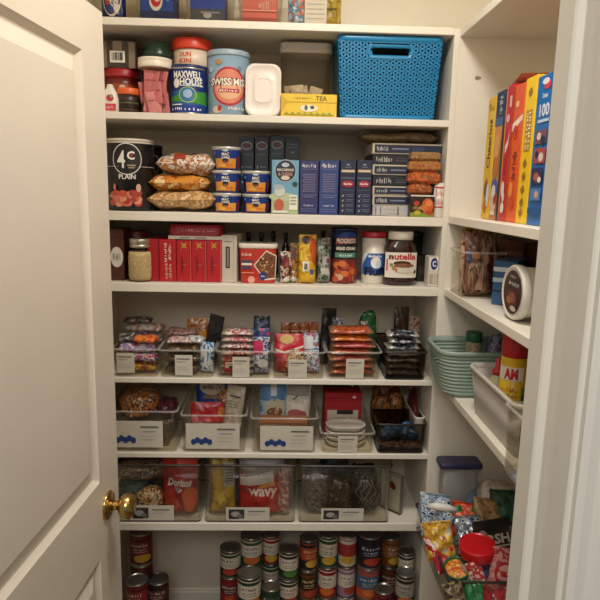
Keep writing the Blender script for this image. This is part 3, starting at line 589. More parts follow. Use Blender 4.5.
# lying boxes
rows = [(206, 215.5, 'white'), (195.5, 205.5, 'cream'), (186.5, 195, 'cream'), (175.5, 186, 'dark'), (165, 175, 'cream'), (154.5, 164.5, 'dark'), (143.5, 154, 'cream')]
zb = z; names = ['white striped box at the very bottom of the lying pile', 'cream-edged navy box second from the bottom of the lying pile', 'cream-edged navy box third from the bottom of the lying pile', 'black box with white script fourth from the bottom of the lying pile', 'cream-edged navy box fifth from the bottom of the lying pile', 'black box with white script second from the top of the lying pile', 'cream-edged navy box topmost of the lying pile under the brown bag']
for i, (pt, pb, kd) in enumerate(rows):
    cx, w, h = meas(372.5, 446, pt, 1.80, zb); w = min(w, XR-.004-(cx-w/2)); cx = xat(372.5, 1.80, zb+.01)+w/2
    if i < 6: w -= .012; cx -= .006
    if kd == 'white': it = [('r', -.46, -.44, .1, .9, '#77747a'), ('r', -.38, -.36, .1, .9, '#77747a'), ('r', -.32, -.05, .2, .24, '#98959a'), ('r', -.1, -.08, .1, .9, '#5a3a3a'), ('r', -.32, -.12, .6, .64, '#98959a')]; c0 = '#b5b2ae'
    elif kd == 'cream': it = [('r', -.47, .5, .1, .86, '#1f2840'), ('t', '~', -.35, .5, .17, .42, '#c2beb6', 0, .03), ('r', -.22, .02, .42, .56, '#77809a'), ('r', .08, .24, .3, .66, '#2c3c66')]; c0 = '#c6bda8'
    else: it = [('t', '~', -.32, .5, .24, .5, '#b9b6b2', 0, .03, .3), ('r', -.14, .2, .34, .42, '#5a5d6c'), ('r', -.14, .12, .56, .62, '#5a5d6c')]; c0 = '#1b1d28'
    carton('pasta_box', names[i], w, .17, h-.0006, c0, (cx, 1.80+.002*(i % 2), zb), it, group='pasta boxes lying in a pile'); zb += h
cx, w, h = meas(366, 446, 133, 1.80, zb)
bar('folded_bag', 'brown rolled paper bag lying on top of the pile of pasta boxes', min(w, .246), .10, .034, PR(['#6e5a42', '#7f6a50', '#5f4c38'], 22, .55), (.348, 1.855, zb+.001), 0, 4, 'bag')
# bags of beans and packs right of the pile
cx, w, h = meas(411, 435, 195, 1.752, z)
carton('snack_pack', 'black red and green frozen-style pack standing before the lying boxes', w, .035, h, '#2a1712', (cx, 1.756, z), [('r', -.5, .5, .93, 1, '#d8cfc0'), ('r', -.5, .5, 0, .2, '#8a9a38'), ('e', .22, .5, .24, .36, '#c9602c'), ('e', .26, .62, .14, .14, '#e08a4a'), ('e', .1, .4, .12, .14, '#d8753a'), ('e', -.25, .62, .12, .1, '#c23a28'), ('t', '~', -.2, .42, .4, .22, '#e3c060', 0, .03), ('e', -.2, .2, .14, .1, '#c9b43c'), ('e', .3, .2, .16, .1, '#b9402a')])
zc = z+h
for k, (pl, pr, pt, cols, lb) in enumerate(((409, 433, 184, ['#8a4a28', '#a85a2c', '#6d3a24', '#b87a4a'], 'flat bag of brown beans lying on the black and red pack'), (412, 445, 172, ['#b9572a', '#cc6a34', '#9a4824', '#8a5a34'], 'flat bag of orange lentils second of the bags on the pack'), (413, 446, 161, ['#8d6a3a', '#b07a44', '#a4542c', '#77603a'], 'flat bag of mixed lentils third of the bags on the pack'), (416, 446, 152, ['#7a6a48', '#9a7c4c', '#8c5a3a', '#a9946a'], 'flat bag of tan dry beans topmost of the bags on the pack'))):
    cx, w, _ = meas(pl, pr, pt, 1.76, zc)
    hh = max(.02, zat(pt, cx, 1.76)-zc)
    brick('bean_bag', lb, min(w, .098), .044, hh*.97, PR(cols, 60, .3, 0, .5), (min(cx, .415), 1.777, zc+.0006), .02*(k-1), 'bag', 'flat bags of beans'); zc += hh
cx, w, h = meas(434, 444.3, 183, 1.765, z)
canister('paper_cup', 'white cup with red lettering against the right end of the shelf', w*.48, h, '#dcd3c6', (cx, 1.775, z), [('t', '~', 0, .7, .8, .2, '#c23a3a', 0, .03), ('t', '~', 0, .45, .8, .2, '#c23a3a', 0, .03), ('r', -.5, .5, .28, .32, '#c23a3a'), ('r', -.5, .5, .85, .89, '#c23a3a')], cat='cup')
# ------------------------------------------------------------------ fourth shelf
z = SH[4]
cx, w, h = meas(103, 125, 229, 1.80, z)
carton('cocoa_box', 'dark brown box with white oval emblem at the far left of its shelf', w, .10, h, '#4a241a', (cx, 1.79, z), [('e', .18, .46, .28, .20, '#d9d2c4'), ('t', '~', .18, .46, .36, .14, '#3a4452', 0, .02), ('r', -.5, .5, .9, .93, '#5e3122')])
cx, w, h = meas(124.5, 150.5, 239.5, 1.755, z); r = w/2
t = thing('mason_jar', 'glass mason jar of flour with a silver lid at the shelf edge', 'jar', (cx, 1.758+r, z))
MB().lathe([(r*.86, 0), (r*.97, .004), (r, .012), (r, h*.60), (r*.95, h*.70), (r*.80, h*.78), (r*.78, h*.80)], CLEAR('#f0e8d8', .25, .06, .25), 36, cap1=False).build('jar_glass', t)
MB().lathe([(r*.84, .004), (r*.94, .014), (r*.94, h*.60), (r*.88, h*.70), (.0005, h*.74)], PR(['#d9caa8', '#cdbc98', '#e2d6ba'], 60, .8, 0, .3), 32).build('flour', t)
MB().lathe([(r*.78, h*.79), (r*.84, h*.80), (r*.84, h*.86), (r*.80, h*.865), (r*.84, h*.88), (r*.85, h*.985), (r*.82, h), (r*.7, h), (r*.68, h-.002), (.0005, h-.002)], M('#b8ae9c', .3, .7), 36).build('lid', t)
cx, w, h = meas(124, 147, 231, 1.87, z)
canister('spice_jar', 'dark jar with deep red lid behind the mason jar of flour', w*.5, h, '#2a1512', (cx, 1.89, z), lid='#6a1016', lidh=.05, cat='jar')
RB = lambda t, s=0: [('t', t, 0, .5, .30, .62, '#e6b8a0', 1, .02), ('r', .42, .5, 0, 1, '#8a0f18'), ('r', -.3, .3, .9, .93, '#d0505a')]
cx, w, h = meas(147.5, 159, 239, 1.785, z); carton('tea_box', 'narrow plain red box just right of the mason jar', w, .12, h, '#a5141f', (cx, 1.785, z), [('r', .44, .5, 0, 1, '#74101a'), ('r', -.5, -.1, .5, .52, '#b8303a')], group='red boxes in a row')
cx, w, h = meas(159.3, 176.3, 239.5, 1.785, z); carton('tea_box', 'red box with two lines of pale vertical lettering left of the trio', w, .12, h, '#ab1620', (cx, 1.785, z), [('t', '~', -.12, .7, .16, .46, '#e8c9ac', 1, .02), ('t', '~', .12, .7, .16, .36, '#e8c9ac', 1, .02), ('t', '~', -.1, .25, .2, .36, '#e0b490', 1, .02), ('t', '~', .14, .25, .18, .34, '#e0b490', 1, .02)], group='red boxes in a row')
for (pl, pr, lb) in ((176.8, 191.3, 'red box with gold star, left one of the trio under the lying box'), (191.8, 206.3, 'red box with gold star, middle one of the trio under the lying box'), (206.8, 221, 'red box with gold star, right one of the trio beside the white box')):
    cx, w, h = meas(pl, pr, 240.5, 1.785, z)
    carton('tea_box', lb, w, .12, h, '#b0141d', (cx, 1.785, z), [('p', [(-.2, .78), (0, .84), (.25, .8), (.1, .88), (.24, .95), (0, .92), (-.22, .96), (-.1, .87)], '#b8862c'), ('e', -.12, .42, .09, .13, '#5a1014'), ('r', -.2, -.1, .2, .62, '#7c0f18'), ('r', .46, .5, 0, 1, '#d86a60'), ('r', -.1, .2, .4, .42, '#c95850')], group='red boxes in a row')
cx, w, h = meas(221.5, 237, 235, 1.80, z)
carton('cracker_box', 'white box with black vertical strip beside the red trio', w, .13, h, '#c9bfb0', (cx, 1.79, z), [('r', -.22, .06, .30, .76, '#2a2624'), ('r', -.14, -.02, .33, .73, '#8d8477'), ('r', .28, .3, 0, 1, '#9a9082'), ('r', -.5, -.44, .05, .95, '#a8505a'), ('r', -.3, .2, .86, .88, '#8d8477')], rz=-.12)
zt = z+zat(240.5, -.2, 1.785)-z+.002; cx, w, h = meas(168, 222, 225, 1.79, zt)
t = thing('cookie_box', 'dark red lying box with pale script and white lower edge over the red trio', 'box', (cx, 1.79, zt))
b = MB(); b.box(-w/2, w/2, 0, .12, 0, .010, M('#cdc3b4', .5)); b.art(front(), w, .010, [('r', -.3, -.1, .3, .6, '#8a7a70'), ('r', .0, .2, .3, .6, '#8a7a70')]); b.build('tray', t)
b = MB(); hh = h; b.skin([[(x*1.0, y+.06, zz) for x, y, _ in rrect(0, w*k, .12*k, .02)] for zz, k in ((.010, 1), (.014, 1.02), (hh*.8, 1.0), (hh, .94))], M('#8f1420', .35), False, True, True)
b.art(front(.0), w, hh, [('t', '~', .05, .55, .6, .28, '#cf8f84', 0, .02, .3), ('r', -.4, .4, .25, .28, '#b84a4e')]); b.build('box_lid', t)
cx, w, h = meas(238.5, 277, 244, 1.775, z); D = .075
t = thing('snack_tub', 'red rectangular tub of nuts with a white lid', 'tub', (cx, 1.778+D/2, z))
b = MB(); b.loft([(0, w*.88, D*.88, .012), (.003, w*.90, D*.9, .014), (h-.012, w*.97, D*.97, .014)], M('#c0392b', .35), cap1=False)
b.art(lambda u, v, o: (u*(.92+.07*v/h), -D/2*(.9+.07*v/h)-o, v), w, h-.01, [('p', [(-.12, .5), (.22, .92), (.5, .78), (.5, .12), (.2, .08)], '#e8d6c0'), ('p', [(-.08, .5), (.22, .88), (.48, .76), (.48, .16), (.2, .12)], '#7a4a2e')]+[('e', .03+.42*random.Random(i).random(), .26+.45*random.Random(i+9).random(), .03, .03, ['#b8875a', '#d8b488', '#4a2a1c', '#8a3426'][i % 4]) for i in range(30)]+[('e', .14, .2, .1, .11, '#203a7c'), ('t', '~', .14, .2, .1, .06, WHITE), ('t', '~', -.3, .8, .26, .08, '#f2dcc8', 0, .03), ('r', -.44, -.16, .5, .56, '#e8e0d4'), ('r', -.44, -.14, .58, .64, '#3f4a6a'), ('r', -.44, -.18, .4, .46, '#3f4a6a'), ('e', -.18, .1, .1, .1, '#e8a08a'), ('r', -.46, -.1, .28, .30, '#e8a08a')]); b.build('body', t)
MB().loft([(h-.014, w*.99, D*.99, .014), (h-.011, w*1.02, D*1.02, .016), (h-.002, w*1.02, D*1.02, .016), (h, w*.99, D*.99, .014)], M('#e0d6c8', .4)).build('lid', t)
cx, w, h = meas(280.5, 290.5, 251, 1.80, z); pouch('seasoning_bag', 'small slim pouch with red and white print right of the red tub', w*1.1, h, .028, PR(['#2a1d18', '#8a3a30', '#cfc4b0', '#3a2a22'], 40), (cx, 1.80, z), .2, [('e', 0, .1, .3, .08, '#d8cfc0'), ('r', -.3, .3, .5, .8, '#7c1f1c')], 7)
cx, w, h = meas(290, 298, 243, 1.81, z); pouch('seasoning_bag', 'slim tan pouch leaning beside the yellow bag', w*1.15, h, .03, PR(['#7a5228', '#a8762e', '#3a2416', '#d0bf98'], 40), (cx, 1.81, z), -.1, [('e', 0, .1, .3, .07, '#d8cfc0'), ('r', -.3, .3, .6, .9, '#5a2c18')], 8)
cx, w, h = meas(298.5, 316, 236, 1.785, z); pouch('chip_bag', 'yellow and orange standing bag with small white panel', w, h*1.02, .045, PR(['#c79a1f', '#d8b02c', '#b8801c'], 24), (cx, 1.80, z), 0, [('r', -.26, .1, .26, .46, '#d9d4c4'), ('r', -.18, .0, .30, .42, '#5a564c'), ('p', [(.05, .98), (.5, .9), (.5, .35), (.2, .5)], '#c0561e'), ('r', .16, .36, .2, .3, '#3a4a7a'), ('e', -.1, .9, .24, .08, '#3a2414')], 9)
cx, w, h = meas(317, 330.5, 238, 1.80, z); pouch('seasoning_bag', 'grey and green pouch leaning between yellow bag and bread crumbs', w*1.05, h, .035, PR(['#6a6660', '#98948a', '#3f5a44', '#2a2a2c'], 36, .35, .2), (cx, 1.81, z), .25, [('r', -.3, .3, .2, .34, '#c2bdb0'), ('r', -.2, .25, .42, .60, '#a8a4a0'), ('r', -.3, .1, .1, .16, '#2f5a40'), ('e', .2, .5, .12, .06, '#7a3040')], 10)
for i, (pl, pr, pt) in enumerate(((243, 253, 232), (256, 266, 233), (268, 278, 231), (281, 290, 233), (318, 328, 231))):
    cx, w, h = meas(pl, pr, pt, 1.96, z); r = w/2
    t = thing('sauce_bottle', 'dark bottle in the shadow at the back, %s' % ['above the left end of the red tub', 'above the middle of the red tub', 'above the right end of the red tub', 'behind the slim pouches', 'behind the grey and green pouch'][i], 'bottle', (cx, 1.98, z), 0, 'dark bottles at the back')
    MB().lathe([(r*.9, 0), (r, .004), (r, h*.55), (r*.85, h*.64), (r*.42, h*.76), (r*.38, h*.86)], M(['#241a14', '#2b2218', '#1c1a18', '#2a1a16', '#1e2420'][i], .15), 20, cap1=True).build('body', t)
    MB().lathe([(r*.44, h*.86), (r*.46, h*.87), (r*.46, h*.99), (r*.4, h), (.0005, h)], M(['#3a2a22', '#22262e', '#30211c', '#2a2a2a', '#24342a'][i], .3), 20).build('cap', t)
cx, w, h = meas(331, 358, 228, 1.80, z)
canister('breadcrumb_canister', 'dark breadcrumb canister with green strip and pasta picture beside grey pouch', w*.48, h, [(0, .45, '#7a2f24'), (.45, .84, '#14151c'), (.84, 1, '#1b2a55')], (cx, 1.835, z), [('e', .1, .86, .40, .10, '#1f3f86'), ('p', [(-.42, .72), (.5, .78), (.5, .86), (-.3, .86)], '#8a2a2c'), ('t', 'PROGRESSO', .06, .80, .82, .09, '#e6dfd2', 0, .03), ('t', 'BREAD CRUMBS', .06, .66, .82, .06, '#e6dfd2', 0, .03), ('r', -.40, .46, .49, .58, '#5c8a78'), ('t', '~', .04, .535, .5, .045, '#d8e6d8')]+[('e', -.45+1.0*random.Random(i).random(), .05+.36*random.Random(i+77).random(), .14, .06, ['#a33426', '#d07038', '#7a2420', '#c9a080', '#b8503a'][i % 5]) for i in range(26)], lid='#1a2238', lidh=.006)
cx, w, h = meas(362, 387, 232, 1.81, z)
canister('spread_jar', 'white marshmallow spread tub with red lid and blue label', w*.47, h, '#ddd5c6', (cx, 1.838, z), [('r', -.62, .62, .20, .66, '#2f5fa5'), ('t', 'Marshmallow', 0, .60, .60, .06, WHITE, 0, .03, .2), ('p', [(-.6, .66), (-.3, .66), (-.6, .4)], '#dfe6ee'), ('e', .04, .46, .22, .12, WHITE), ('e', .14, .43, .12, .09, '#cfd8e4'), ('t', 'Fluff', .0, .27, .90, .18, '#141c3a', 0, .05)], lid='#b0202a', lidh=.016, cat='tub', r1=w*.48)
cx, w, h = meas(384.5, 418, 232, 1.775, z); r = w/2; D = .066
t = thing('spread_jar', 'chocolate hazelnut spread jar with white lid and white label', 'jar', (cx, 1.775+D/2, z))
brn = M('#2e160e', .12, coat=.5); b = MB()
b.loft([(0, w*.86, D*.86, .03), (.004, w*.95, D*.95, .032), (h*.10, w*.97, D*.97, .033), (h*.13, w*.95, D*.95, .033), (h*.55, w*.95, D*.95, .033), (h*.66, w*.97, D*.97, .033), (h*.74, w*.92, D*.93, .032), (h*.82, w*.74, D*.85, .028), (h*.86, w*.70, D*.82, .027)], brn, 7); 
def nut(u, v, o):
    a = abs(u)/(w/2); k = max(0, a-.25); return (u, -D/2*.96-o-.0006+D*.42*k*k*.9, v)
b.art(nut, w, h, [('r', -.47, .47, .15, .62, '#e3dacb'), ('t', 'nutella', .03, .545, .80, .12, '#b51f24', 0, .035), ('t', 'n', -.32, .53, .11, .075, '#191416', 0, .035), ('e', .02, .42, .26, .045, '#4a2416'), ('e', .08, .38, .3, .04, '#8a5a38'), ('p', [(.16, .36), (.42, .22), (.46, .27), (.22, .42)], '#3a2418'), ('e', -.22, .33, .07, .04, '#b9804a'), ('e', -.12, .29, .06, .035, '#a86a3a'), ('e', -.30, .39, .05, .03, '#7a8a4a'), ('e', .08, .29, .22, .05, '#d8ccba'), ('r', -.44, -.40, .28, .5, '#c95a50')], base=.0008); b.build('body', t)
MB().lathe([(w*.345, h*.85), (w*.37, h*.855), (w*.37, h*.985), (w*.355, h), (.0005, h)], M('#e5dccd', .4), 36).build('lid', t)
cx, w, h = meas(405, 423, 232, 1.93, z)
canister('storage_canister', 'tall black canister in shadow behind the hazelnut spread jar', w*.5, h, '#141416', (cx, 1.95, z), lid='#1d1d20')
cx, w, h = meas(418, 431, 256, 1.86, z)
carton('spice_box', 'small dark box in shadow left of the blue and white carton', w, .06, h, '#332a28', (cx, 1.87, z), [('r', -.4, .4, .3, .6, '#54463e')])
cx, w, h = meas(428.5, 438, 257, 1.765, z)
carton('supplement_box', 'small blue and white carton with letter C at the right end', w, .05, h, '#d5cdbf', (cx, 1.765, z), [('r', -.5, .5, .55, 1, '#e0dace'), ('e', .06, .77, .36, .20, '#1c2f74'), ('t', 'C', .06, .77, .4, .2, '#e0dace', 0, .05), ('r', -.4, .0, .1, .42, '#b5a98e'), ('r', .1, .4, .1, .45, '#c4b9a4')])
# ------------------------------------------------------------------ fifth shelf: snack bins with cards
def ray(px, py): return CR*((px-300)/F_)-CU*((py-300)/F_)+CF
def onz(px, py, Z): d = ray(px, py); t = (Z-H_)/d.z; return t*d.x, t*d.y
def onx(px, py, X): d = ray(px, py); t = X/d.x; return t*d.y, H_+t*d.z
def snackbin(pl, pr, pt, zb, label, card=None, d=.25, kind='clear', y=1.754, group='clear snack bins', taper=.004):
    cx, w, h = meas(pl, pr, pt, y, zb)
    def fr(u): return (xat(u, y, zb+.04)-cx)/w
    cd = None
    if card: cd = (fr(card[0]), fr(card[1]), (zat(card[3], cx, y)-zb)/h, (zat(card[2], cx, y)-zb)/h, card[4])
    bin_(label, cx, y, w, d, h, zb, kind, cd, group=group, taper=taper)
    return cx, w, h
z = SH[5]; zi = z+.004; y0 = 1.778
SILV, BRN = '#b5b0aa', '#4a2c1a'
wr = lambda *c, **k: PR(list(c), k.get('s', 38), k.get('r', .3), k.get('m', 0), k.get('b', .35))
MIX = [wr('#b8262c', '#d8d2c8', '#5a4a9a', '#c9463a'), wr('#d9d2c8', '#8a7fb0', '#c23038'), wr('#c9a83a', '#a8562a', '#6a3a20'), wr('#2a2a30', '#6a5a54', '#b0a8a0'), wr('#d85a2a', '#e08a3c', '#c23a28'), wr('#e0dad0', '#b8b2ac', '#c86a6a'), wr('#2c4a9a', '#c9c5c0', '#5a78b8')]
cx, w, h = snackbin(112, 157.5, 349, z, 'clear snack bin nearest the door on its shelf, full of red and white candy', (117, 134.5, 353, 373, LINES))
for i, (dx, dy, dz, ww, dd, hh, mt, rz, lb) in enumerate(((.0, .03, 0, .11, .05, .03, 2, .05, 'brown and gold candy packet at the bottom of the bin nearest the door'), (.012, .03, .031, .10, .05, .026, 0, -.1, 'red and purple candy packet lying second from the bottom nearest the door'), (-.005, .035, .058, .11, .05, .03, 1, .1, 'pale violet candy packet in the middle of the pile nearest the door'), (.024, .03, .089, .07, .05, .024, 4, -.2, 'orange red candy packet on top at right in the bin nearest the door'), (-.03, .05, .089, .07, .06, .026, 3, .3, 'black and grey packet on top at left in the bin nearest the door'), (.0, .12, .06, .11, .06, .04, 0, .1, 'red candy packet towards the back of the bin nearest the door'), (.0, .13, .101, .12, .07, .03, 5, -.1, 'white and pink packet on top at the back nearest the door'), (-.02, .12, .132, .09, .05, .02, 3, .1, 'dark packet highest at the back of the bin nearest the door'))):
    bar('candy_packet', lb, ww, dd, hh, MIX[mt], (cx+dx, y0+dy, zi+dz), rz, i, 'packet', 'candy packets in the first bin')
cx, w, h = snackbin(158.5, 213.5, 350, z, 'clear snack bin with dark granola bars and a card at right', (175, 192.5, 355, 375.5, LINES))
G2 = wr('#2a1c14', '#4a3420', '#6d5230', s=90)
for i in range(3): bar('granola_bar', '%s dark patterned granola bar in the front stack beside the candy bin' % ORD[2-i], .10, .06, .029, G2, (cx-.017, y0+.03, zi+.0295*i), .02*i, i, group='dark granola bars', ends='#6a5a44')
for i, (dx, dy, dz, ww, hh, mt, rz, lb) in enumerate(((-.02, .03, .09, .09, .02, wr('#c9b8b0', '#a87a74', '#d8d0ca'), .1, 'pink and silver packet lying on the dark granola bars at left'), (.02, .035, .09, .055, .022, wr('#d8d8d8', '#f0efec', '#9aa0a8', m=.3), -.2, 'bright silver packet lying on the dark granola bars at right'), (-.03, .11, .09, .10, .03, wr('#8a5a54', '#b89088', '#5a3a34'), .1, 'dusky pink packet towards the back above the granola bars'))):
    bar('snack_packet', lb, ww, .05, hh, mt, (cx+dx, y0+dy, zi+dz), rz, i+20, 'packet', 'packets above the granola bars')
pouch('snack_bag', 'orange brown snack bag standing behind the silver packet', .085, .15, .05, wr('#8a4a1c', '#b8742c', '#6a3014', '#c9963c'), (cx+.025, y0+.12, zi), .1, [('e', .1, .6, .2, .14, '#c88a2a')], 12)
pouch('snack_bag', 'blue and white upright packet at right end of the granola bin', .048, .095, .022, wr('#2f5a9a', '#c9d2da', '#3f78b8', s=26), (cx+w/2-.026, y0+.028, zi), -.35, [('r', -.1, .1, 0, .9, '#d8dde2')], 13)
pouch('snack_bag', 'black slanted packet behind the blue and white one', .05, .165, .025, wr('#1c1a1c', '#2c2a2e', '#3a3236'), (cx+w/2-.03, y0+.10, zi), (0, .2, -.3), (), 14)
for k, r in ():
    pass
cx, w, h = snackbin(216, 271, 351, z, 'clear snack bin with stacked red and white bars and blue pouches', (232.5, 249.5, 357, 378, LINES))
for i in range(7):
    bar('snack_bar', '%s red and white bar in the stack beside the blue pouches' % ORD[6-i], .098, .075, .0188, wr('#b02a2c', '#d8c8b8', '#8a1c22', '#cfa890', s=30) if i < 4 else wr('#c9b0a8', '#a8403c', '#e0d8d0', '#6a4a3c', s=30), (cx-.021, y0+.03+.006*(i > 3)*(i-3), zi+.0192*i), .03*math.sin(3*i), i, group='stacked red and white bars', ends='#c9bdb0')
MBp = MB(); MBp.box(-.021, .021, 0, .0025, 0, .05, M('#a5221f', .35)); MBp.art(front(), .042, .05, [('r', -.4, .5, .3, .66, '#d9cfc4'), ('t', '~', .0, .54, .6, .14, '#5a1c18'), ('e', .1, .36, .26, .10, '#3a1c10'), ('r', -.5, .5, .0, .2, '#7a1618')])
tag(MBp.build('snack_card', None, (cx-.039, y0-.008, zi+.008)), 'red flat packet with brown cookie picture at front left before the red bars', 'packet')
for i, (dx, dy, hh, lb) in enumerate(((.052, .02, .115, 'blue pouch with pink corner standing at front right of the red bars'), (.052, .055, .135, 'dark blue pouch second in the row right of the red bars'), (.05, .09, .150, 'dark blue pouch third in the row right of the red bars'), (.05, .125, .160, 'darkest navy pouch at the back right of the red bars'))):
    pouch('snack_pouch', lb, .052, hh, .028, wr(*[('#2c3f8a', '#b8bcc8', '#1c2850', '#8a90a8'), ('#1c2a58', '#2f4a8c', '#c23a5a'), ('#16203c', '#22305c', '#3a3f5a'), ('#131a2c', '#1c2640', '#2a2c3c')][i]), (cx+dx, y0+dy, zi), .1*math.sin(5*i), [('r', -.5, .1, .55, .9, '#c22a5a'), ('e', .1, .3, .3, .12, '#c9ccd2')] if i == 0 else (), 30+i, group='blue pouches in the red bar bin')
cx, w, h = snackbin(272.5, 325, 352, z, 'clear snack bin with a red bag in front of orange sachets', (288.5, 307, 359.5, 379.5, LINES))
for i in range(4):
    pouch('fruit_sachet', 'upright orange brown sachet, %s in the row behind the red bag' % ['first from left', 'second from left', 'third from left', 'last on the right'][i], .030, .145, .022, wr('#8a4422', '#a85c30', '#5a2c1a', '#c07a48'), (cx-.040+.030*i, y0+.10+.004*i, zi), .05*(i-1), [('r', -.4, .4, .78, .82, '#c9a08a'), ('e', 0, .6, .25, .08, '#c98a5a')], 40+i, group='orange sachets in a row')
pouch('snack_bag', 'red bag with cream wavy band leaning in front of the orange sachets', .098, .118, .032, wr('#b81c2a', '#c22a38', '#a3141f', s=14), (cx-.024, y0+.036, zi), (-.12, 0, .05), [('p', [(-.5, .55), (-.2, .48), (.1, .56), (.5, .66), (.5, .72), (.1, .62), (-.2, .54), (-.5, .62)], '#e0cfc0'), ('e', -.12, .86, .22, .12, '#c9a04a'), ('r', -.5, -.3, .0, .4, '#7c1820'), ('e', .15, .2, .2, .12, '#8a5a2a')], 45)
pouch('snack_bag', 'blue and white upright bag at right in the orange sachet bin', .05, .125, .03, wr('#2f6a92', '#d5d9dc', '#7a8fa8', '#b0474c'), (cx+.045, y0+.035, zi), (0, -.08, -.3), [('r', -.4, .2, .6, .9, '#dadcdf')], 46)
pouch('snack_bag', 'dark tan packet with pale label low at left of the orange sachet bin', .05, .075, .02, wr('#7a5a34', '#c9b48a', '#4a3018'), (cx-.02, y0+.004, zi), (0, .25, 0), [('r', -.3, .2, .2, .5, '#cfc0b0')], 47)
cx5, w5, h = snackbin(327, 381.5, 352, z, 'clear snack bin stacked with orange and red wrapped bars', (346, 364, 359, 379.5, LINES))
o5 = [wr('#a8482a', '#c4622e', '#8a3422', '#b85a4a'), wr('#b85428', '#a33a2c', '#d07a3c'), wr('#a8403a', '#c85c54', '#8a2c2a'), wr('#c2571f', '#e0852a', '#b03c1c', '#e8a848')]
for i in range(7):
    bar('snack_bar', '%s orange and red bar in the stack beside the dark tray' % ORD[6-i], .135-.006*(i % 2), .085, .0205 if i < 6 else .024, o5[(0, 1, 2, 1, 2, 3, 0)[i]], (cx5-.004+.006*math.sin(2*i), y0+.04, zi+.0208*i), .05*math.sin(4*i+1), 60+i, group='stacked orange bars', ends='#c98a6a')
pouch('snack_bag', 'tall black bag standing between the orange sachets and orange bars', .05, .185, .035, wr('#1c1a1a', '#2f2c2c', '#3a3430'), (cx5-.075, y0+.135, zi), (0, .05, .3), (), 70)
pouch('snack_bag', 'black and silver twisted packet behind the left end of orange bars', .034, .16, .022, wr('#22242a', '#c4c8cc', '#3a4a68', '#8a8e94'), (cx5-.052, y0+.105, zi), (0, .06, -.2), (), 71)
lump('crumpled_bag', 'green crumpled bag standing up behind the right end of the orange bars', .06, .05, .18, wr('#1f5a2c', '#2c7a3c', '#174422', s=22), (cx5+.063, y0+.155, zi+.0), 7, 0, amp=.22)
pouch('snack_bag', 'grey foil neck of a bag beside the green crumpled bag', .024, .15, .02, wr('#a8a49c', '#c9c5bc', '#7a766e', m=.4), (cx5+.052, y0+.11, zi), (0, -.05, 0), (), 73)
cx, w, h = snackbin(385, 427, 352, z, 'low dark-framed tray of silver wrapped bars at the shelf right end', None, .25, 'dark', group='dark framed trays')
s6 = [wr('#6a6462', '#b8b2ac', '#4a4442'), wr('#c9c2b8', '#8a7c6c', '#d8d4cc'), wr('#d0cac2', '#a89c8c', '#4a3a30'), wr('#cfcac4', '#b0a090', '#e0dcd4'), wr('#2a2c32', '#8a8c92', '#1c1e22'), wr('#1c1e24', '#3a3c44', '#b0b2b8')]
for i in range(7):
    bar('snack_bar', '%s silver and dark bar in the dark-framed tray' % ORD[6-i], .100-.003*(i % 2), .07, .0195, s6[min(i, 5) if i != 1 else 1], (cx-.003+.004*math.sin(3*i), y0+.034, zi+.0198*i), .04*math.sin(5*i), 80+i, group='stacked silver bars', ends='#cfcac4')
pouch('snack_bag', 'dark brown bag standing behind the silver bars at the right', .05, .19, .04, wr('#2c2018', '#4a3626', '#3a2a1e'), (cx+.015, y0+.15, zi), .1, (), 88)
pouch('snack_bag', 'pinkish brown bag against the right end behind the silver bars', .036, .17, .03, wr('#7a5a4c', '#a88a7c', '#4a342a'), (cx+.048, y0+.10, zi+.0), .1, (), 89)
# ------------------------------------------------------------------ sixth shelf
z = SH[6]; zi = z+.004
cx, w, h = snackbin(108, 177, 411, z, 'wide clear bin nearest the door with berry card and lattice snacks', (110, 163, 421, 447.5, BERRY), .26)
lump('snack_bag', 'bag with orange lattice pattern lying on top nearest the door', .125, .14, .085, wr('#8a4a24', '#c9824c', '#4a2414', '#e0b48a', s=34), (cx-.033, y0+.10, zi+.078), 3, .2, amp=.2)
lump('snack_bag', 'dark maroon bag beside the orange lattice bag', .06, .10, .055, wr('#4a2030', '#6a3448', '#2c1620'), (cx+.058, y0+.09, zi+.078), 4, 0, amp=.2)
carton('snack_box', 'dull brown box filling the bottom of the bin nearest the door', .152, .15, .072, wr('#6a5c4c', '#5a4c3e', '#7a6a58', s=12, b=0), (cx-.004, y0+.02, zi), ())
cx, w, h = snackbin(181, 246, 415, z, 'wide clear bin with berry card holding the big red bag', (186, 239.5, 423.5, 449, BERRY), .26)
pouch('snack_bag', 'red bag with black and white lettered band in the second bin', .105, .135, .055, wr('#a3121c', '#b51c28', '#8a0f18', s=10), (cx-.028, y0+.045, zi), .03, [('r', -.46, .46, .40, .55, '#2a1c1a'), ('t', '~', 0, .47, .8, .09, '#d8cfc6'), ('e', -.36, .62, .12, .12, '#d0707a'), ('e', .44, .78, .1, .12, '#c97a3c'), ('e', 0, .15, .3, .14, '#8a5a3a')], 90)
pouch('snack_bag', 'blue cookie bag with pale oval standing behind the red bag', .12, .205, .05, wr('#1c3a78', '#24468c', '#162c5c', s=12), (cx-.012, y0+.125, zi), 0, [('e', -.06, .80, .34, .14, '#c9b89c'), ('t', '~', -.06, .79, .5, .08, '#2a2030'), ('r', -.3, .2, .6, .66, '#8a6a4a')], 91)
pouch('snack_bag', 'white bag with printed lines leaning right of the red bag', .06, .185, .04, wr('#c4b8a4', '#b8ab96', '#d0c4b0', s=14), (cx+.044, y0+.06, zi), (0, .12, -.25), [('r', -.3, .34, .80, .83, '#5a5048'), ('r', -.28, .3, .72, .735, '#8a7f70'), ('r', -.3, .3, .67, .685, '#8a7f70'), ('r', -.3, .2, .62, .635, '#8a7f70'), ('r', -.3, .24, .5, .515, '#8a7f70')], 92)
lump('snack_bag', 'orange and brown crumpled packet between red bag and white bag', .045, .05, .15, wr('#a8602c', '#c98a4c', '#7a3c1c'), (cx+.022, y0+.115, zi+.01), 9, 0, amp=.2)
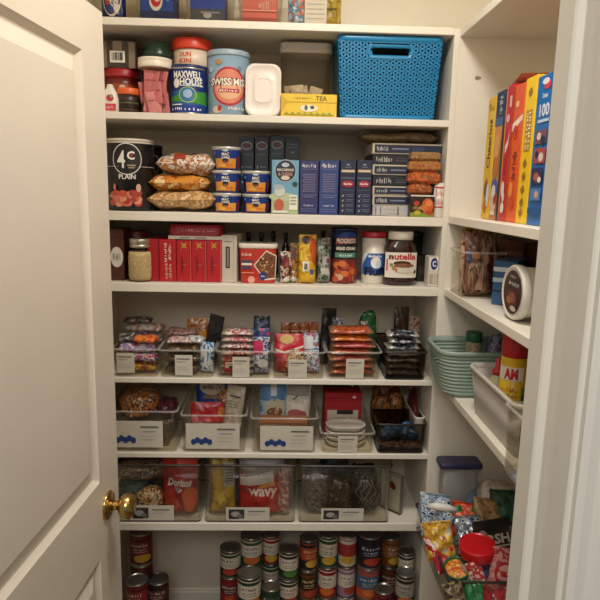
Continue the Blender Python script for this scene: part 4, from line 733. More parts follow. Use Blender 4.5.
cx, w, h = snackbin(251, 317, 418, z, 'wide clear bin with berry card holding blue and white bags', (260, 313, 426, 450.5, BERRY), .26)
pouch('snack_bag', 'light blue and cream bag standing at left in the third bin', .085, .20, .06, wr('#7f9fb8', '#a3bac8', '#5a84a8', s=12), (cx-.036, y0+.065, zi), .05, [('r', -.5, .5, .70, 1.0, '#4f7ea8'), ('e', .05, .56, .38, .18, '#c4bba4'), ('e', .05, .52, .3, .08, '#7a5638'), ('e', .15, .55, .1, .06, '#a87a4a'), ('r', -.5, .5, .28, .42, '#c99a72'), ('r', -.1, .12, .78, .96, '#c9d2d8')], 93)
pouch('snack_bag', 'white bag with clear crinkled top standing at right in the third bin', .08, .195, .05, wr('#cfc9be', '#dad5ca', '#c2bbae', s=10), (cx+.038, y0+.07, zi), (0, .04, -.06), [('r', -.45, .45, .78, 1, '#8f8b86'), ('p', [(-.2, .72), (-.02, .8), (.02, .78), (-.18, .7)], '#5a6a5a'), ('e', .0, .48, .38, .08, '#b5605a'), ('r', -.5, .5, .26, .42, '#a5664c')], 94)
carton('snack_box', 'flat orange brown box lying across the front of the third bin', .15, .035, .10, '#8a5a34', (cx-.003, y0-.006, zi), [('r', -.5, .5, .88, 1, '#b8744a'), ('r', -.5, -.05, 0, .25, '#4a4458'), ('r', -.05, .5, 0, .25, '#7a6448')])
cx, w, h = snackbin(321, 374.5, 433, z, 'low clear bin with white wavy trays and a small card', (338, 357.5, 436, 456.5, LINES), .24)
for i in range(4):
    t = thing('snack_tray', '%s white oval tray in the low bin before the red box' % ORD[3-i], 'tray', (cx, y0+.048, zi+.017*i), 0, 'white oval trays')
    b = MB(); b.loft([(0, .105, .065, .03), (.004, .118, .075, .035), (.014, .128, .082, .038), (.0155, .130, .084, .039), (.0155, .122, .076, .036), (.005, .112, .07, .033)], M('#d2cabd', .4)); b.build('tray', t)
carton('cracker_box', 'red box with white label panel and black bar behind the oval trays', .122, .06, .150, '#a3121a', (cx-.004, y0+.105, zi), [('r', -.42, .42, .14, .60, '#c9bba8'), ('r', -.16, .28, .50, .60, '#1c1818'), ('t', '~', .06, .38, .5, .1, '#5a1c1c'), ('t', '~', .06, .26, .4, .05, '#6a5a50'), ('r', -.5, .5, .86, .875, '#7c0c14'), ('r', -.5, .5, .74, .75, '#c23a3a'), ('e', .3, .9, .05, .03, '#d8c0b0')])
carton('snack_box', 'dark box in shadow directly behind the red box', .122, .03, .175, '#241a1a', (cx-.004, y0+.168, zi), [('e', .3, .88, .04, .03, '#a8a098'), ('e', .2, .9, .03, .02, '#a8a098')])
cx, w, h = snackbin(377.5, 426, 424, z, 'low dark-framed tray of blue wrapped candy near the shelf right end', None, .13, 'dark', group='dark framed trays')
rnd = random.Random(11)
for i in range(5):
    bar('candy_packet', 'white and red wrapped candy lying at the bottom of the blue candy tray', .040, .026, .022, wr('#cfc8bf', '#c4483c', '#e0dad0', '#2a2420'), (cx-.046+.0225*i, y0+.012+.004*(i % 2), zi), .6*math.sin(7*i), i, 'candy', 'white and red candies in the dark tray')
for i in range(7):
    lump('candy_packet', 'blue crumpled wrapper on the upper layer of the blue candy tray', .036, .03, .036, wr('#2a5a92', '#3f78b0', '#1c3c6a', '#a8c0d4', s=50), (cx-.044+.0147*i, y0+.016+.03*(i % 2), zi+.026+.006*(i % 3)), i, i, 'candy', 'blue candies in the dark tray', n=10)
for i, (dx, dy, ww, hh, lb) in enumerate(((-.035, .165, .07, .13, 'orange brown clear bag behind the blue candy tray at left'), (.012, .175, .06, .14, 'amber snack bag behind the middle of the blue candy tray'), (-.01, .225, .10, .17, 'dark brown bag furthest back behind the blue candy tray'))):
    lump('snack_bag', lb, ww, .05, hh, wr('#7a4a20', '#a86a30', '#4a2c16', '#8a5a2a'), (cx+dx, y0+dy, z), 20+i, 0, amp=.2)
t = thing('white_bin', 'narrow white plastic bin of dark red packs at the shelf right end', 'bin', (.452, 1.90, z))
b = MB(); b.loft([(0, .024, .20, .01), (.10, .032, .22, .012), (.106, .036, .224, .014), (.106, .027, .214, .01), (.004, .019, .192, .008)], M('#d2cbbf', .4)); b.build('body', t)
bar('snack_packet', 'dark red pack lying inside the narrow white bin', .016, .13, .15, wr('#5a1c1a', '#7a2a24', '#3a1210'), (.452, 1.90, z+.008), 0, 3, 'packet')
# ------------------------------------------------------------------ seventh shelf
z = SH[7]; zi = z+.004; y0 = 1.754
def bigbin(pl, pr, label, card):
    cx, w, h = meas(pl, pr, 463, 1.754, z); h = .195
    fr = lambda u: (xat(u, 1.754, z+.03)-cx)/w
    bin_(label, cx, 1.754, w, .28, h, z, 'chip', (fr(card[0]), fr(card[1]), (zat(card[3], cx, 1.754)-z)/h, (zat(card[2], cx, 1.754)-z)/h, PHOTO), group='tall clear chip bins', taper=.003)
    dk = M('#231d1a', .3); b = MB()
    return cx, w
cx, w = bigbin(107, 201.5, 'tall clear bin nearest the door with chips and a photo card', (130, 174, 505.5, 523))
pouch('chip_bag', 'red chip bag with white triangle lettering standing near the yellow bag', .115, .20, .07, wr('#a3221f', '#8a1a1a', '#b5381f', s=9), (cx+.072, y0+.06, zi), -.04, [('t', 'Doritos', .02, .56, .66, .12, '#d5cdc4', 0, .04, .2), ('p', [(-.12, .49), (.12, .46), (-.02, .38)], '#cfc6bc'), ('p', [(-.07, .475), (.07, .46), (-.01, .41)], '#2a1010'), ('p', [(-.1, .8), (.1, .8), (.02, .9)], '#c96a5a'), ('e', .3, .3, .2, .2, '#c0562a'), ('e', -.2, .2, .2, .12, '#b5452a')], 101)
lump('chip_bag', 'teal and dark crumpled bag leaning at left behind the brass knob', .10, .09, .12, wr('#1f4a4a', '#2a2420', '#4a6a62', '#17302e'), (cx-.075, y0+.075, zi+.01), 31, 0, amp=.24)
lump('chip_bag', 'brown and cream crumpled bag lying on top of the first chip bin', .16, .12, .055, wr('#5a4632', '#8a7458', '#3a2a1c', '#a8947a'), (cx-.055, y0+.075, zi+.122), 32, 0, amp=.24)
lump('chip_bag', 'dark bag with yellow and red print at the front of the first chip bin', .085, .06, .10, wr('#2a1c14', '#8a2a22', '#c9a24a', '#d5c9b8', '#3a2818', s=46), (cx-.025, y0+.044, zi), 33, 0, amp=.2)
lump('chip_bag', 'black shadowy bag between the brown bag and the red chip bag', .09, .09, .17, wr('#1c1814', '#3a3028', '#2a221c', '#5a4c3a'), (cx-.015, y0+.14, zi), 34, 0, amp=.2)
cx, w = bigbin(203.5, 296, 'tall clear middle bin with a red bag and a photo card', (226, 269.5, 507.5, 525.5))
pouch('chip_bag', 'yellow chip bag with white nutrition panel standing at the left of the bin', .085, .185, .06, wr('#a8862a', '#b8962f', '#937424', s=10), (cx-.092, y0+.065, zi), .22, [('r', .02, .42, .50, .92, '#a8a59c')]+[('r', .06, .38, .54+.05*i, .56+.05*i, '#4a4640') for i in range(7)]+[('r', -.5, -.4, 0, 1, '#7a5e1c')], 102)
lump('chip_bag', 'dark grey crumpled bag between the yellow bag and the red bag', .06, .06, .17, wr('#2c2c30', '#5a5a60', '#1c1c20', m=.3), (cx-.055, y0+.10, zi), 36, 0, amp=.2)
pouch('chip_bag', 'red chip bag with white wavy lettering and a white clipped label', .145, .185, .08, wr('#a3241f', '#b02c24', '#8f1c1a', s=8), (cx+.035, y0+.065, zi), .05, [('r', -.5, .5, .72, 1, '#8a8684'), ('r', -.45, -.15, .82, .9, '#b8b4b0'), ('p', [(-.48, .54), (.26, .60), (.26, .80), (-.48, .68)], '#d0c8bf'), ('p', [(-.1, .50), (.28, .54), (.28, .60), (-.05, .57)], '#c98a3c'), ('t', 'wavy', .02, .42, .64, .17, '#dcc9bf', 0, .03), ('r', -.34, -.14, .47, .48, '#c9a8a0')], 103)
pouch('chip_bag', 'clear crinkled bag with red print squeezed at the right of the wavy bag', .04, .17, .035, wr('#8a7470', '#a8483c', '#b8aca6', '#7a3a34'), (cx+.107, y0+.05, zi), -.1, (), 104)
cx, w = bigbin(298, 390.5, 'tall clear right bin of bagged dark snacks with a photo card', (321, 363.5, 508.5, 527))
plb = CLEAR('#cfc8be', .55, .12, .5, .10)
lump('plastic_bag', 'clear bag of greyish snacks at left in the right chip bin', .09, .09, .16, wr('#5a5048', '#7a6e62', '#3a332e', '#8a8078'), (cx-.085, y0+.08, zi), 41, 0, amp=.18)
lump('plastic_bag', 'brown snack bag in the middle of the right chip bin', .085, .08, .13, wr('#3a2a20', '#5a4434', '#2a1e18', '#7a6450'), (cx-.012, y0+.07, zi), 42, 0, amp=.2)
lump('plastic_bag', 'dark crinkled bag with shiny folds at right in the right chip bin', .095, .10, .16, wr('#2a2624', '#3a3633', '#1e1b1a', '#4a4642', m=.5, r=.22, b=1.0), (cx+.068, y0+.08, zi), 43, 0, amp=.3, sharp=True)
lump('plastic_bag', 'navy grey bag standing behind the brown snack bag', .10, .07, .185, wr('#23262e', '#34383f', '#1a1c22'), (cx-.02, y0+.16, zi), 44, 0, amp=.2)
tube_b = MB()
for k in range(5): tube_b.tube([(cx+.045+.016*k+.012*math.sin(2.2*j+k), y0+.018-.002*j, zi+.05+.022*j) for j in range(5)], .0016, M('#a8a29a', .2, .6))
tag(tube_b.build('twist_ties'), 'pale looping ties on the dark crinkled bag in the right chip bin', 'ties')
t = thing('card_holder', 'clear upright holder with a pale card and red leaf beside the chip bins', 'card holder', (.379, 1.835, z), -.80)
b = MB(); b.box(-.042, .042, -.006, .006, 0, .135, CLEAR('#e6e2d8', .3, .08)); b.box(-.044, -.042, -.007, .007, 0, .136, M('#6a645c', .3)); b.box(.042, .044, -.007, .007, 0, .136, M('#6a645c', .3)); b.box(-.044, .044, -.007, .007, 0, .003, M('#4a443e', .3)); b.build('sleeve', t)
b = MB(); b.box(-.038, .038, -.002, .002, .004, .130, M('#cfc9bb', .5)); b.art(front(-.002), .076, .13, [('p', [(-.1, .70), (.05, .82), (.22, .76), (.28, .66), (.16, .58), (.02, .62)], '#8a2a20'), ('e', -.1, .74, .06, .03, '#a8482c'), ('r', -.5, .5, .96, .98, '#8a8478')]); b.build('card', t)
# ------------------------------------------------------------------ cans standing on the floor below the lowest shelf
CN = [0]
def column(pl, pr, ptop, y, n, place, pal, h=.104, r=None):
    """stack of n cans, its top rim at row ptop"""
    cx, w, _ = meas(pl, pr, ptop, y, .36); r = w/2; hh = min(.128, (zat(ptop, cx, y-r*.3))/n)
    for k in range(n):
        i = n-1-k; c, band, tx = pal[i % len(pal)]; CN[0] += 1; sd = CN[0]; rr = random.Random(sd)
        it = [('r', -.8, .8, .34, .80, band), ('t', '~', rr.uniform(-.1, .1), .67, .8, .10, tx), ('t', '~', 0, .53, .6, .06, tx), ('r', -.3, .3, .44, .455, tx), ('e', .1, .22, .4, .14, rr.choice(['#c9a23a', '#a8402a', '#4a7a30', '#c96a30'])), ('r', -.8, .8, .92, .96, band)]
        if n == 1: where = 'single food can'
        else: where = 'can, %s,' % ORD[i]
        food_can('%s %s' % (COLN[c], where)+' '+place, r, hh-.0006, c, (cx, y, hh*k), it, rr.uniform(-.3, .3), 'canned food on the floor')
COLN = {'#5a1418': 'dark red', '#234a2a': 'green', '#1c3824': 'dark green', '#8a1c1c': 'red', '#cfc6b4': 'cream', '#6a3a1c': 'brown', '#2a2a20': 'olive black', '#16181c': 'black', '#a8482a': 'orange', '#8f6f8a': 'mauve'}
DR, GR, DG, RD, CRM, BR, OB, BK_, OR, MV = list(COLN)
lt = '#cfc4b0'
column(130, 152.5, 531, 1.86, 4, 'nearest the door', [(DR, '#7a2a2e', lt), (DR, '#3a1c1c', lt), (RD, lt, '#5a1418'), (DR, lt, '#5a1418')])
column(125, 147, 581, 1.79, 3, 'at the very front nearest the door', [(DR, '#8a2a30', lt), (RD, '#5a1c1c', lt), (DR, lt, RD)])
column(146, 168, 580, 1.84, 3, 'in the second stack from the door', [(BK_, '#5a2a2c', lt), (DR, lt, RD), (RD, '#5a1c1c', lt)])
column(220, 241, 548, 1.86, 4, 'left of the green bean cans', [(DG, lt, '#2a4a30'), (RD, '#5a2a24', lt), (DG, lt, RD), (RD, lt, DR)])
column(240.5, 262.5, 535, 1.88, 4, 'in the leftmost green stack', [(GR, lt, '#2c4a2c'), (GR, lt, RD), (DG, lt, RD), (GR, lt, RD)])
column(237.5, 261.5, 574, 1.79, 3, 'standing before the leftmost green stack', [(DG, lt, '#2c3a2c'), (GR, lt, RD), (DG, lt, RD)])
column(263, 279.5, 534, 1.89, 4, 'just right of the leftmost green stack', [(RD, lt, DR), (GR, lt, RD), (RD, lt, RD), (DG, lt, RD)])
column(279, 299, 549, 1.83, 4, 'left of the black and orange stack', [(OB, lt, '#4a4a30'), (OB, lt, RD), (DG, '#8a4a2a', lt), (BR, lt, RD)])
column(262, 281, 587, 1.79, 3, 'in the low stack left of centre', [(DG, '#3a4a3a', lt), (GR, lt, RD), (DG, lt, RD)])
column(299.5, 317.5, 538, 1.84, 4, 'of the middle stack with orange pictures', [(BK_, '#a8482a', '#e0c48a'), (BR, '#2a1c14', '#e0c48a'), (MV, lt, '#7a2a3a'), (RD, lt, DR)])
column(319, 337.5, 534, 1.84, 4, 'right of the orange picture stack', [(GR, lt, '#2c4a2c'), (RD, lt, GR), (GR, lt, GR), (RD, lt, GR)])
column(338.5, 356.5, 534, 1.85, 4, 'third stack from the right', [(CRM, '#a83a34', RD), (MV, lt, '#6a2a4a'), (CRM, '#8a3a4a', RD), (MV, lt, '#6a2a4a')])
column(357.5, 381, 534, 1.84, 4, 'in the stack with a blue band', [(BK_, '#1c2230', '#c9ccd4'), (OR, '#3a5a78', lt), (BK_, '#a85a2a', lt), (OR, '#3a2418', lt)])
column(382, 400, 536, 1.87, 4, 'brown stack beside the right end stack', [(BR, '#8a5a30', lt), (BR, '#5a2a20', lt), (DR, '#7a4a30', lt), (BR, '#5a2a20', lt)])
column(399, 414.5, 551, 1.83, 4, 'at the right end of the floor row', [(OB, lt, '#2c3a2c'), (DG, lt, RD), (BK_, '#5a2a2c', lt), (DG, lt, RD)])
column(397, 416, 573, 1.775, 3, 'at the front right end of the floor row', [(OB, '#a8a090', '#2c2c24'), (DR, lt, RD), (DG, lt, RD)])
column(376, 395, 590, 1.78, 3, 'in front of the brown stack', [(DR, '#8a3a34', lt), (RD, lt, DR), (DR, lt, RD)])
# ------------------------------------------------------------------ right unit: cereal boxes, spines towards the room
z = SR[3]; RZ = -PI/2
def cereal(ya, yb, ztop, label, col, items, x=.53, wd=.185):
    return carton('cereal_box', label, ya-yb-.002, wd, ztop-z, col, (x, (ya+yb)/2, z), items, RZ, 'cereal box', 'cereal boxes in a row', rough=.35)
cereal(1.592, 1.532, 1.826, 'yellow cereal box with black lettering, farthest from the doorway', '#e0b423', [('t', 'Cheerios', .0, .62, .42, .40, '#2a1c10', 1, .02), ('e', -.02, .24, .26, .10, '#a8743a'), ('e', -.02, .25, .2, .06, '#6a4422'), ('e', .25, .2, .18, .1, '#d0d3d8'), ('e', -.05, .10, .18, .05, '#c9542c'), ('r', -.3, .3, .9, .92, '#c99a1c'), ('e', -.15, .93, .08, .02, '#8a5a1c')])
cereal(1.530, 1.462, 1.830, 'cereal box with dark navy top and tan picture beside the yellow one', '#c9864a', [('r', -.5, .5, .80, 1, '#27304a'), ('t', '~', 0, .9, .3, .14, '#c9ccd4', 1, .03), ('r', -.5, .5, .74, .80, '#3a5a8a'), ('r', .3, .5, 0, .8, '#2a2434'), ('e', -.1, .58, .3, .10, '#d89a5a'), ('e', -.1, .42, .3, .08, '#b8743a'), ('e', -.06, .25, .34, .08, '#3a5aa0'), ('e', -.1, .22, .22, .06, '#d8d3cc'), ('e', -.05, .12, .3, .06, '#d8b8a0'), ('e', .1, .16, .14, .04, '#a83a3a'), ('r', -.3, .2, .04, .07, '#e0d8cc')])
cereal(1.460, 1.420, 1.835, 'narrow red cereal box with white streak near its middle', '#c3202e', [('p', [(-.2, .50), (.2, .56), (.34, .68), (.1, .60), (-.3, .56)], '#e0cfc8'), ('r', .0, .34, .84, .92, '#d8b8a8'), ('e', -.1, .24, .24, .06, '#e4dcd6'), ('e', .1, .18, .2, .04, '#dcd0ca'), ('e', .05, .10, .3, .04, '#e0d6ce'), ('t', '~', 0, .42, .3, .14, '#8a0f1c', 1), ('e', 0, .76, .3, .03, '#e8a0a0')])
cereal(1.418, 1.355, 1.828, 'orange cereal box with dark red lettering low on its spine', '#de5b22', [('t', '~', 0, .42, .40, .22, '#7c1c14', 1, .03), ('p', [(-.5, .66), (.5, .74), (.5, .78), (-.5, .72)], '#efd8c4'), ('e', -.1, .66, .2, .05, '#c23018'), ('r', -.2, .1, .84, .88, '#f0c08a'), ('e', -.1, .24, .2, .06, '#e8903c'), ('e', 0, .14, .3, .05, '#c9481c'), ('r', -.5, -.4, 0, 1, '#c2461c')])
cereal(1.353, 1.292, 1.832, 'bright yellow cereal box with white block lettering and brown diamonds', '#ecc21c', [('r', -.24, .28, .50, .78, '#b5851c'), ('t', '~', -.1, .64, .20, .25, '#f2ecdc', 1, .03), ('t', '~', .14, .64, .20, .25, '#f2ecdc', 1, .03)]+[('p', [(-.05, a-.035), (.18, a), (.05, a+.035), (-.18, a)], '#9a6a24') for a in (.90, .42, .33, .24, .15, .08)])
cereal(1.290, 1.205, 1.824, 'blue cereal box with white script, nearest the doorway', '#1f66a8', [('t', 'Disney', .0, .86, .30, .04, '#e8e8ec', 0, .02), ('t', '100', .02, .77, .56, .085, '#d8dce4', 0, .03), ('e', .1, .93, .2, .03, '#c23a4a'), ('e', .0, .955, .2, .02, '#e0d8d8'), ('r', -.3, .34, .69, .71, '#b8c8dc'), ('r', -.34, .3, .55, .64, '#7a4a5a'), ('e', .12, .57, .14, .03, '#26304a'), ('e', -.12, .60, .12, .025, '#d8c8b8'), ('r', -.3, .34, .42, .52, '#a8474a'), ('e', .1, .46, .14, .03, '#d8c8b8'), ('e', -.14, .48, .1, .024, '#26304a'), ('r', -.34, .3, .28, .39, '#2a3658'), ('e', -.06, .33, .16, .03, '#a85a4a'), ('e', .14, .31, .1, .02, '#e0d6cc'), ('r', -.3, .3, .17, .25, '#4a7ab0'), ('e', .05, .21, .12, .025, '#c9a08a'), ('r', -.4, .4, .08, .12, '#16508a')])
b = MB(); b.add([(.535, 1.456, 1.835), (.60, 1.456, 1.836), (.60, 1.40, 1.856), (.535, 1.40, 1.853)], [(0, 1, 2, 3)], M('#c3402e')); b.add([(.535, 1.456, 1.8345), (.60, 1.456, 1.8355), (.60, 1.40, 1.8555), (.535, 1.40, 1.8525)], [(3, 2, 1, 0)], M('#b89a80'))
fl_ = b.build('open_flap'); rb = [o for o in C.objects if o.get('label', '').startswith('narrow red cereal')][0]
bpy.context.view_layer.update(); fl_.parent = rb; fl_.matrix_parent_inverse = rb.matrix_world.inverted()
# ---- pouches, tub and boxes on the next shelf
z = SR[4]
bin_('clear bin of brown pouches on the right unit nearest its far panel', .545, 1.565, .115, .14, .125, z, 'clear', None, taper=.004, group='clear bins on the right unit')
brp = PR(['#5a3428', '#7a5648', '#a8826e', '#4a261c', '#8a6452'], 26, .25, 0, .4, (1, 1, .16))
pouch('snack_bag', 'brown striped chocolate pouch at the front of the bin on the right', .094, .165, .045, brp, (.545, 1.605, z+.005), .0, [('p', [(-.2, .1), (.12, .86), (.2, .84), (.0, .1)], '#b08a78'), ('p', [(.14, .1), (.2, .8), (.28, .8), (.3, .1)], '#4a1c18'), ('r', -.44, -.3, .55, .72, '#3a4a7a'), ('e', -.2, .66, .12, .06, '#c98a5a')]+[('r', .02+.07*i, .045+.07*i, .02, .5, '#3a2019') for i in range(6)], 111)
pouch('snack_bag', 'tan and dark brown pouch behind the striped chocolate pouch', .088, .175, .04, wr('#8a5a40', '#a8744c', '#c9a07c', '#6a3424', s=18), (.545, 1.655, z+.005), .1, [('r', -.4, .4, .84, .9, '#b0504a')], 112)
carton('snack_box', 'yellow box standing at the back of the right shelf behind the pouches', .11, .028, .183, '#b09c30', (.585, 1.714, z), [('r', -.3, .3, .9, .93, '#c9b84a')])
carton('snack_box', 'dusky pink box behind the bin of brown pouches at right', .05, .05, .155, '#8a5248', (.645, 1.62, z), [('r', -.4, .4, .6, .8, '#a8746a')])
carton('snack_box', 'blue and white box between the brown pouches and the white tub', .058, .13, .112, '#2f5680', (.565, 1.475, z), [('r', -.5, .5, .76, .86, '#cdd3d8'), ('r', -.5, .5, .52, .62, '#b8c4d0'), ('r', -.5, .5, .30, .34, '#16304c')], RZ*.35, lefts=[('r', -.5, .5, .76, .86, '#cdd3d8'), ('r', -.5, .5, .52, .62, '#b8c4d0'), ('e', 0, .25, .3, .14, '#7a9ab8'), ('t', '~', 0, .92, .6, .06, '#cdd3d8')])
for (x, y, w, d, h, c, lb) in ((.70, 1.42, .10, .14, .155, '#3a1c18', 'dark maroon box standing behind the white tub on the right'), (.74, 1.25, .09, .14, .15, '#4a1a18', 'deep red box at the right wall beside the maroon box'), (.735, 1.60, .07, .12, .14, '#2a1a18', 'blackish brown box in the far right corner behind the pouches')):
    carton('snack_box', lb, w, d, h, c, (x, y, z), [('r', -.4, .4, .2, .7, '#5a2c26')])
t = thing('icing_tub', 'white tub lying on its side with a brown round lid label', 'tub', (.516, 1.292, z+.0635), (0, -PI/2, .02)); R = .058
# local z axis points to the room (world -x)
MB().lathe([(R*.86, -.125), (R*.90, -.122), (R*.985, -.012)], M('#d9d2c6', .4), 36, cap1=False).build('body', t)
b = MB(); b.lathe([(R*1.04, -.016), (R*1.05, -.012), (R*1.05, -.002), (R*1.0, .003), (R*.95, .003), (R*.93, .001), (.0005, .001)], M('#e0dacf', .35), 40)
tm = lambda u, v, o: (v, -u, .0012+o)
b.art(tm, 2*R, 2*R, [('e', 0, 0, .445, .445, '#3a1814'), ('o', 0, 0, .445, .445, .05, '#cfc4b4'), ('p', [(-.24, .04), (.32, .16), (.34, .30), (-.22, .20)], '#171214'), ('t', '~', .05, .17, .46, .1, '#e0dad0', 0, .03), ('e', -.05, -.14, .3, .18, '#5a2a20'), ('e', .02, -.1, .16, .1, '#8a4a34'), ('e', -.12, -.16, .1, .07, '#a8664a'), ('t', '~', 0, .3, .26, .05, '#d8cfc0'), ('e', .1, -.3, .14, .05, '#c9b8a8')])
b.build('lid', t)
# ---- green basket, grey basket, clear bin
z = SR[5]
def ribbed(name, label, cx, cy, wb, db, wt, dt, h, col, loc_z, rib=.0038, n=11, slot=None):
    t = thing(name, label, 'basket', (cx, cy, loc_z)); m = M(col, .4)
    b = MB(); secs = []; r = .045
    for i in range(n*6+1):
        v = i/(n*6); f = v; k = rib*(abs(math.sin(PI*n*v))**.7)*2
        secs.append((.006+(h-.02)*v, wb+(wt-wb)*f+k-.004, db+(dt-db)*f+k-.004, r))
    rings = [rrect(*q, k=9) for q in secs]; nn = len(rings[0]); vs = [p for q in rings for p in q]; fs = []
    for i in range(len(rings)-1):
        for j in range(nn):
            k = (j+1) % nn; c = [(vs[i*nn+j][0]+vs[i*nn+k][0])/2, (vs[i*nn+j][1]+vs[i*nn+k][1])/2, vs[i*nn+j][2]]
            if slot and slot(*c): continue
            fs.append((i*nn+j, i*nn+k, (i+1)*nn+k, (i+1)*nn+j))
    b.add(vs, fs, m, True); b.build('woven_wall', t)
    b = MB(); b.loft([(0, wb-.02, db-.02, r*.8), (.006, wb-.004, db-.004, r), (.0065, wb-.006, db-.006, r)], m); b.build('base', t)
    b = MB(); b.loft([(h-.014, wt-.004, dt-.004, r), (h-.012, wt+.007, dt+.007, r+.003), (h-.003, wt+.007, dt+.007, r+.003), (h, wt+.003, dt+.003, r), (h, wt-.006, dt-.006, r-.003), (h-.014, wt-.008, dt-.008, r-.003)], m, 9, cap0=False, cap1=False); b.build('rim', t)
    return t
ribbed('woven_basket', 'sage green ribbed basket at the far end of the right unit shelf', .577, 1.640, .235, .15, .275, .19, .135, '#93a698', z+.0, slot=lambda x, y, zz: x < -.10 and abs(y) < .03 and .083 < zz < .106)
t = thing('spice_jar', 'small jar with green lid standing in the sage green basket', 'jar', (.567, 1.68, z+.012)); r = .022
MB().lathe([(r*.95, 0), (r, .003), (r, .118), (r*.95, .124)], PR(['#a89a7c', '#8f8264', '#bcae90'], 50, .4), 24).build('body', t)
MB().lathe([(r*1.06, .122), (r*1.08, .125), (r*1.08, .146), (r*1.02, .149), (.0005, .149)], M('#1f5a3c', .4), 28).build('lid', t)
lump('plastic_bag', 'violet and grey plastic packet standing in the sage green basket', .075, .07, .155, wr('#5a5470', '#8a86a0', '#3a3452', '#a8a4b4', s=20), (.635, 1.66, z+.010), 51, 0, amp=.15)
lump('plastic_bag', 'pale blue wrapper low inside the left end of the sage green basket', .07, .09, .10, wr('#8fb0c0', '#7aa0b4', '#a8c0cc', s=14), (.50, 1.65, z+.010), 52, 0, amp=.15)
# grey perforated basket
gx0, gx1, gy0, gy1, gh = .492, .70, 1.165, 1.485, .125
t = thing('perforated_basket', 'light grey perforated basket in front of the sage green one', 'basket', ((gx0+gx1)/2, (gy0+gy1)/2, z))
def dotted(col, dot, pitch=.0062):
    m = bpy.data.materials.new('perforated_plastic'); m.use_nodes = True; nt = m.node_tree; bs = nt.nodes['Principled BSDF']; bs.inputs['Roughness'].default_value = .45
    tc = nt.nodes.new('ShaderNodeTexCoord'); sp = nt.nodes.new('ShaderNodeSeparateXYZ'); nt.links.new(tc.outputs['Object'], sp.inputs[0])
    def mth(op, a, b=None):
        q = nt.nodes.new('ShaderNodeMath'); q.operation = op
        for i, v in enumerate((a, b)):
            if v is None: continue
            if isinstance(v, (int, float)): q.inputs[i].default_value = v
            else: nt.links.new(v, q.inputs[i])
        return q.outputs[0]
    s1 = mth('SINE', mth('MULTIPLY', mth('ADD', sp.outputs[0], sp.outputs[1]), 2*PI/pitch)); s2 = mth('SINE', mth('MULTIPLY', sp.outputs[2], 2*PI/pitch))
    d = mth('GREATER_THAN', mth('MULTIPLY', s1, s2), .55)
    mx = nt.nodes.new('ShaderNodeMix'); mx.data_type = 'RGBA'; mx.inputs[6].default_value = lin(col); mx.inputs[7].default_value = lin(dot)
    nt.links.new(d, mx.inputs[0]); nt.links.new(mx.outputs[2], bs.inputs['Base Color']); return m
gm = dotted('#bdb6ad', '#a39c94', .0085); gs = M('#c2bbb1', .45); w, d = gx1-gx0, gy1-gy0
b = MB(); b.loft([(0, w-.03, d-.03, .02), (gh-.012, w-.004, d-.004, .026), (gh-.012, w-.008, d-.008, .024), (.003, w-.034, d-.034, .018)], gm, 6); b.build('wall', t)
b = MB(); b.loft([(gh-.013, w-.004, d-.004, .026), (gh-.012, w+.006, d+.006, .03), (gh-.002, w+.006, d+.006, .03), (gh, w+.002, d+.002, .028), (gh, w-.008, d-.008, .024), (gh-.013, w-.009, d-.009, .023)], gs, 6, cap0=False, cap1=False); b.build('rim', t)
yy = onx(511, 400, .555)[0]; 
t = canister('spray_can', 'yellow spray can with red cap standing in the light grey basket', .031, .182, '#d9b021', (.556, yy, z+.004), [('r', -.7, .35, .68, .86, '#e4dccb'), ('t', 'AM', -.12, .77, .52, .15, '#c2242c', 0, .05), ('t', '~', -.1, .56, .7, .06, '#a8342a'), ('t', '~', -.1, .48, .6, .04, '#6a5a1c'), ('r', .3, .9, .1, .6, '#8a8f3a'), ('r', .35, .8, .2, .5, '#3a3a30')], rz=-.35, cat='can')
MB().lathe([(.0315, .178), (.032, .181), (.0305, .232), (.0285, .236), (.0005, .236)], M('#b3161c', .35), 32).build('cap', t)
x, y = onz(489, 376, z+.11)
t = thing('sauce_bottle', 'small bottle with pointed red tip in the light grey basket', 'bottle', (.545, 1.42, z+.004))
MB().lathe([(.020, 0), (.021, .003), (.021, .09), (.012, .105), (.011, .112)], M('#b9b48c', .25), 24).build('body', t)
MB().lathe([(.013, .110), (.013, .122), (.007, .126), (.005, .150), (.003, .154), (.0005, .154)], M('#c2202a', .35), 24).build('cap', t)
for i, (x, y, w, d, h, mt, lb) in enumerate(((.545, 1.34, .04, .04, .10, wr('#5a6a2c', '#2a2a1c', '#8a8a4a'), 'dark green packet beside the yellow can in the grey basket'), (.60, 1.42, .07, .07, .12, wr('#a8a49a', '#c2beb4', '#7a766c'), 'translucent grey packet at the back of the grey basket'), (.64, 1.30, .07, .10, .12, wr('#1c1a1a', '#3a3634', '#2a2624'), 'black packet right of the yellow can in the grey basket'))):
    lump('snack_bag', lb, w, d, h, mt, (x, y, z+.004), 60+i, 0, amp=.15)
bin_('clear tall bin on the right unit nearest the doorway, before the grey basket', .578, .86, .235, .285, .14, z, 'clear', None, taper=.004, group='clear bins on the right unit')
b = MB(); b.tube([(.490, 1.11, z+.010), (.486, 1.115, z+.05), (.486, 1.115, z+.10), (.494, 1.11, z+.130), (.515, 1.10, z+.140), (.54, 1.09, z+.13)], .003, M('#1c1a1a', .4)); tag(b.build('wire_loop', None), 'black wire loop standing inside the clear bin nearest the doorway', 'wire')
lump('snack_bag', 'pink and grey packet inside the clear bin nearest the doorway', .10, .10, .10, wr('#b08a86', '#8a6a68', '#c9b0aa'), (.585, 1.03, z+.004), 66, 0, amp=.15)
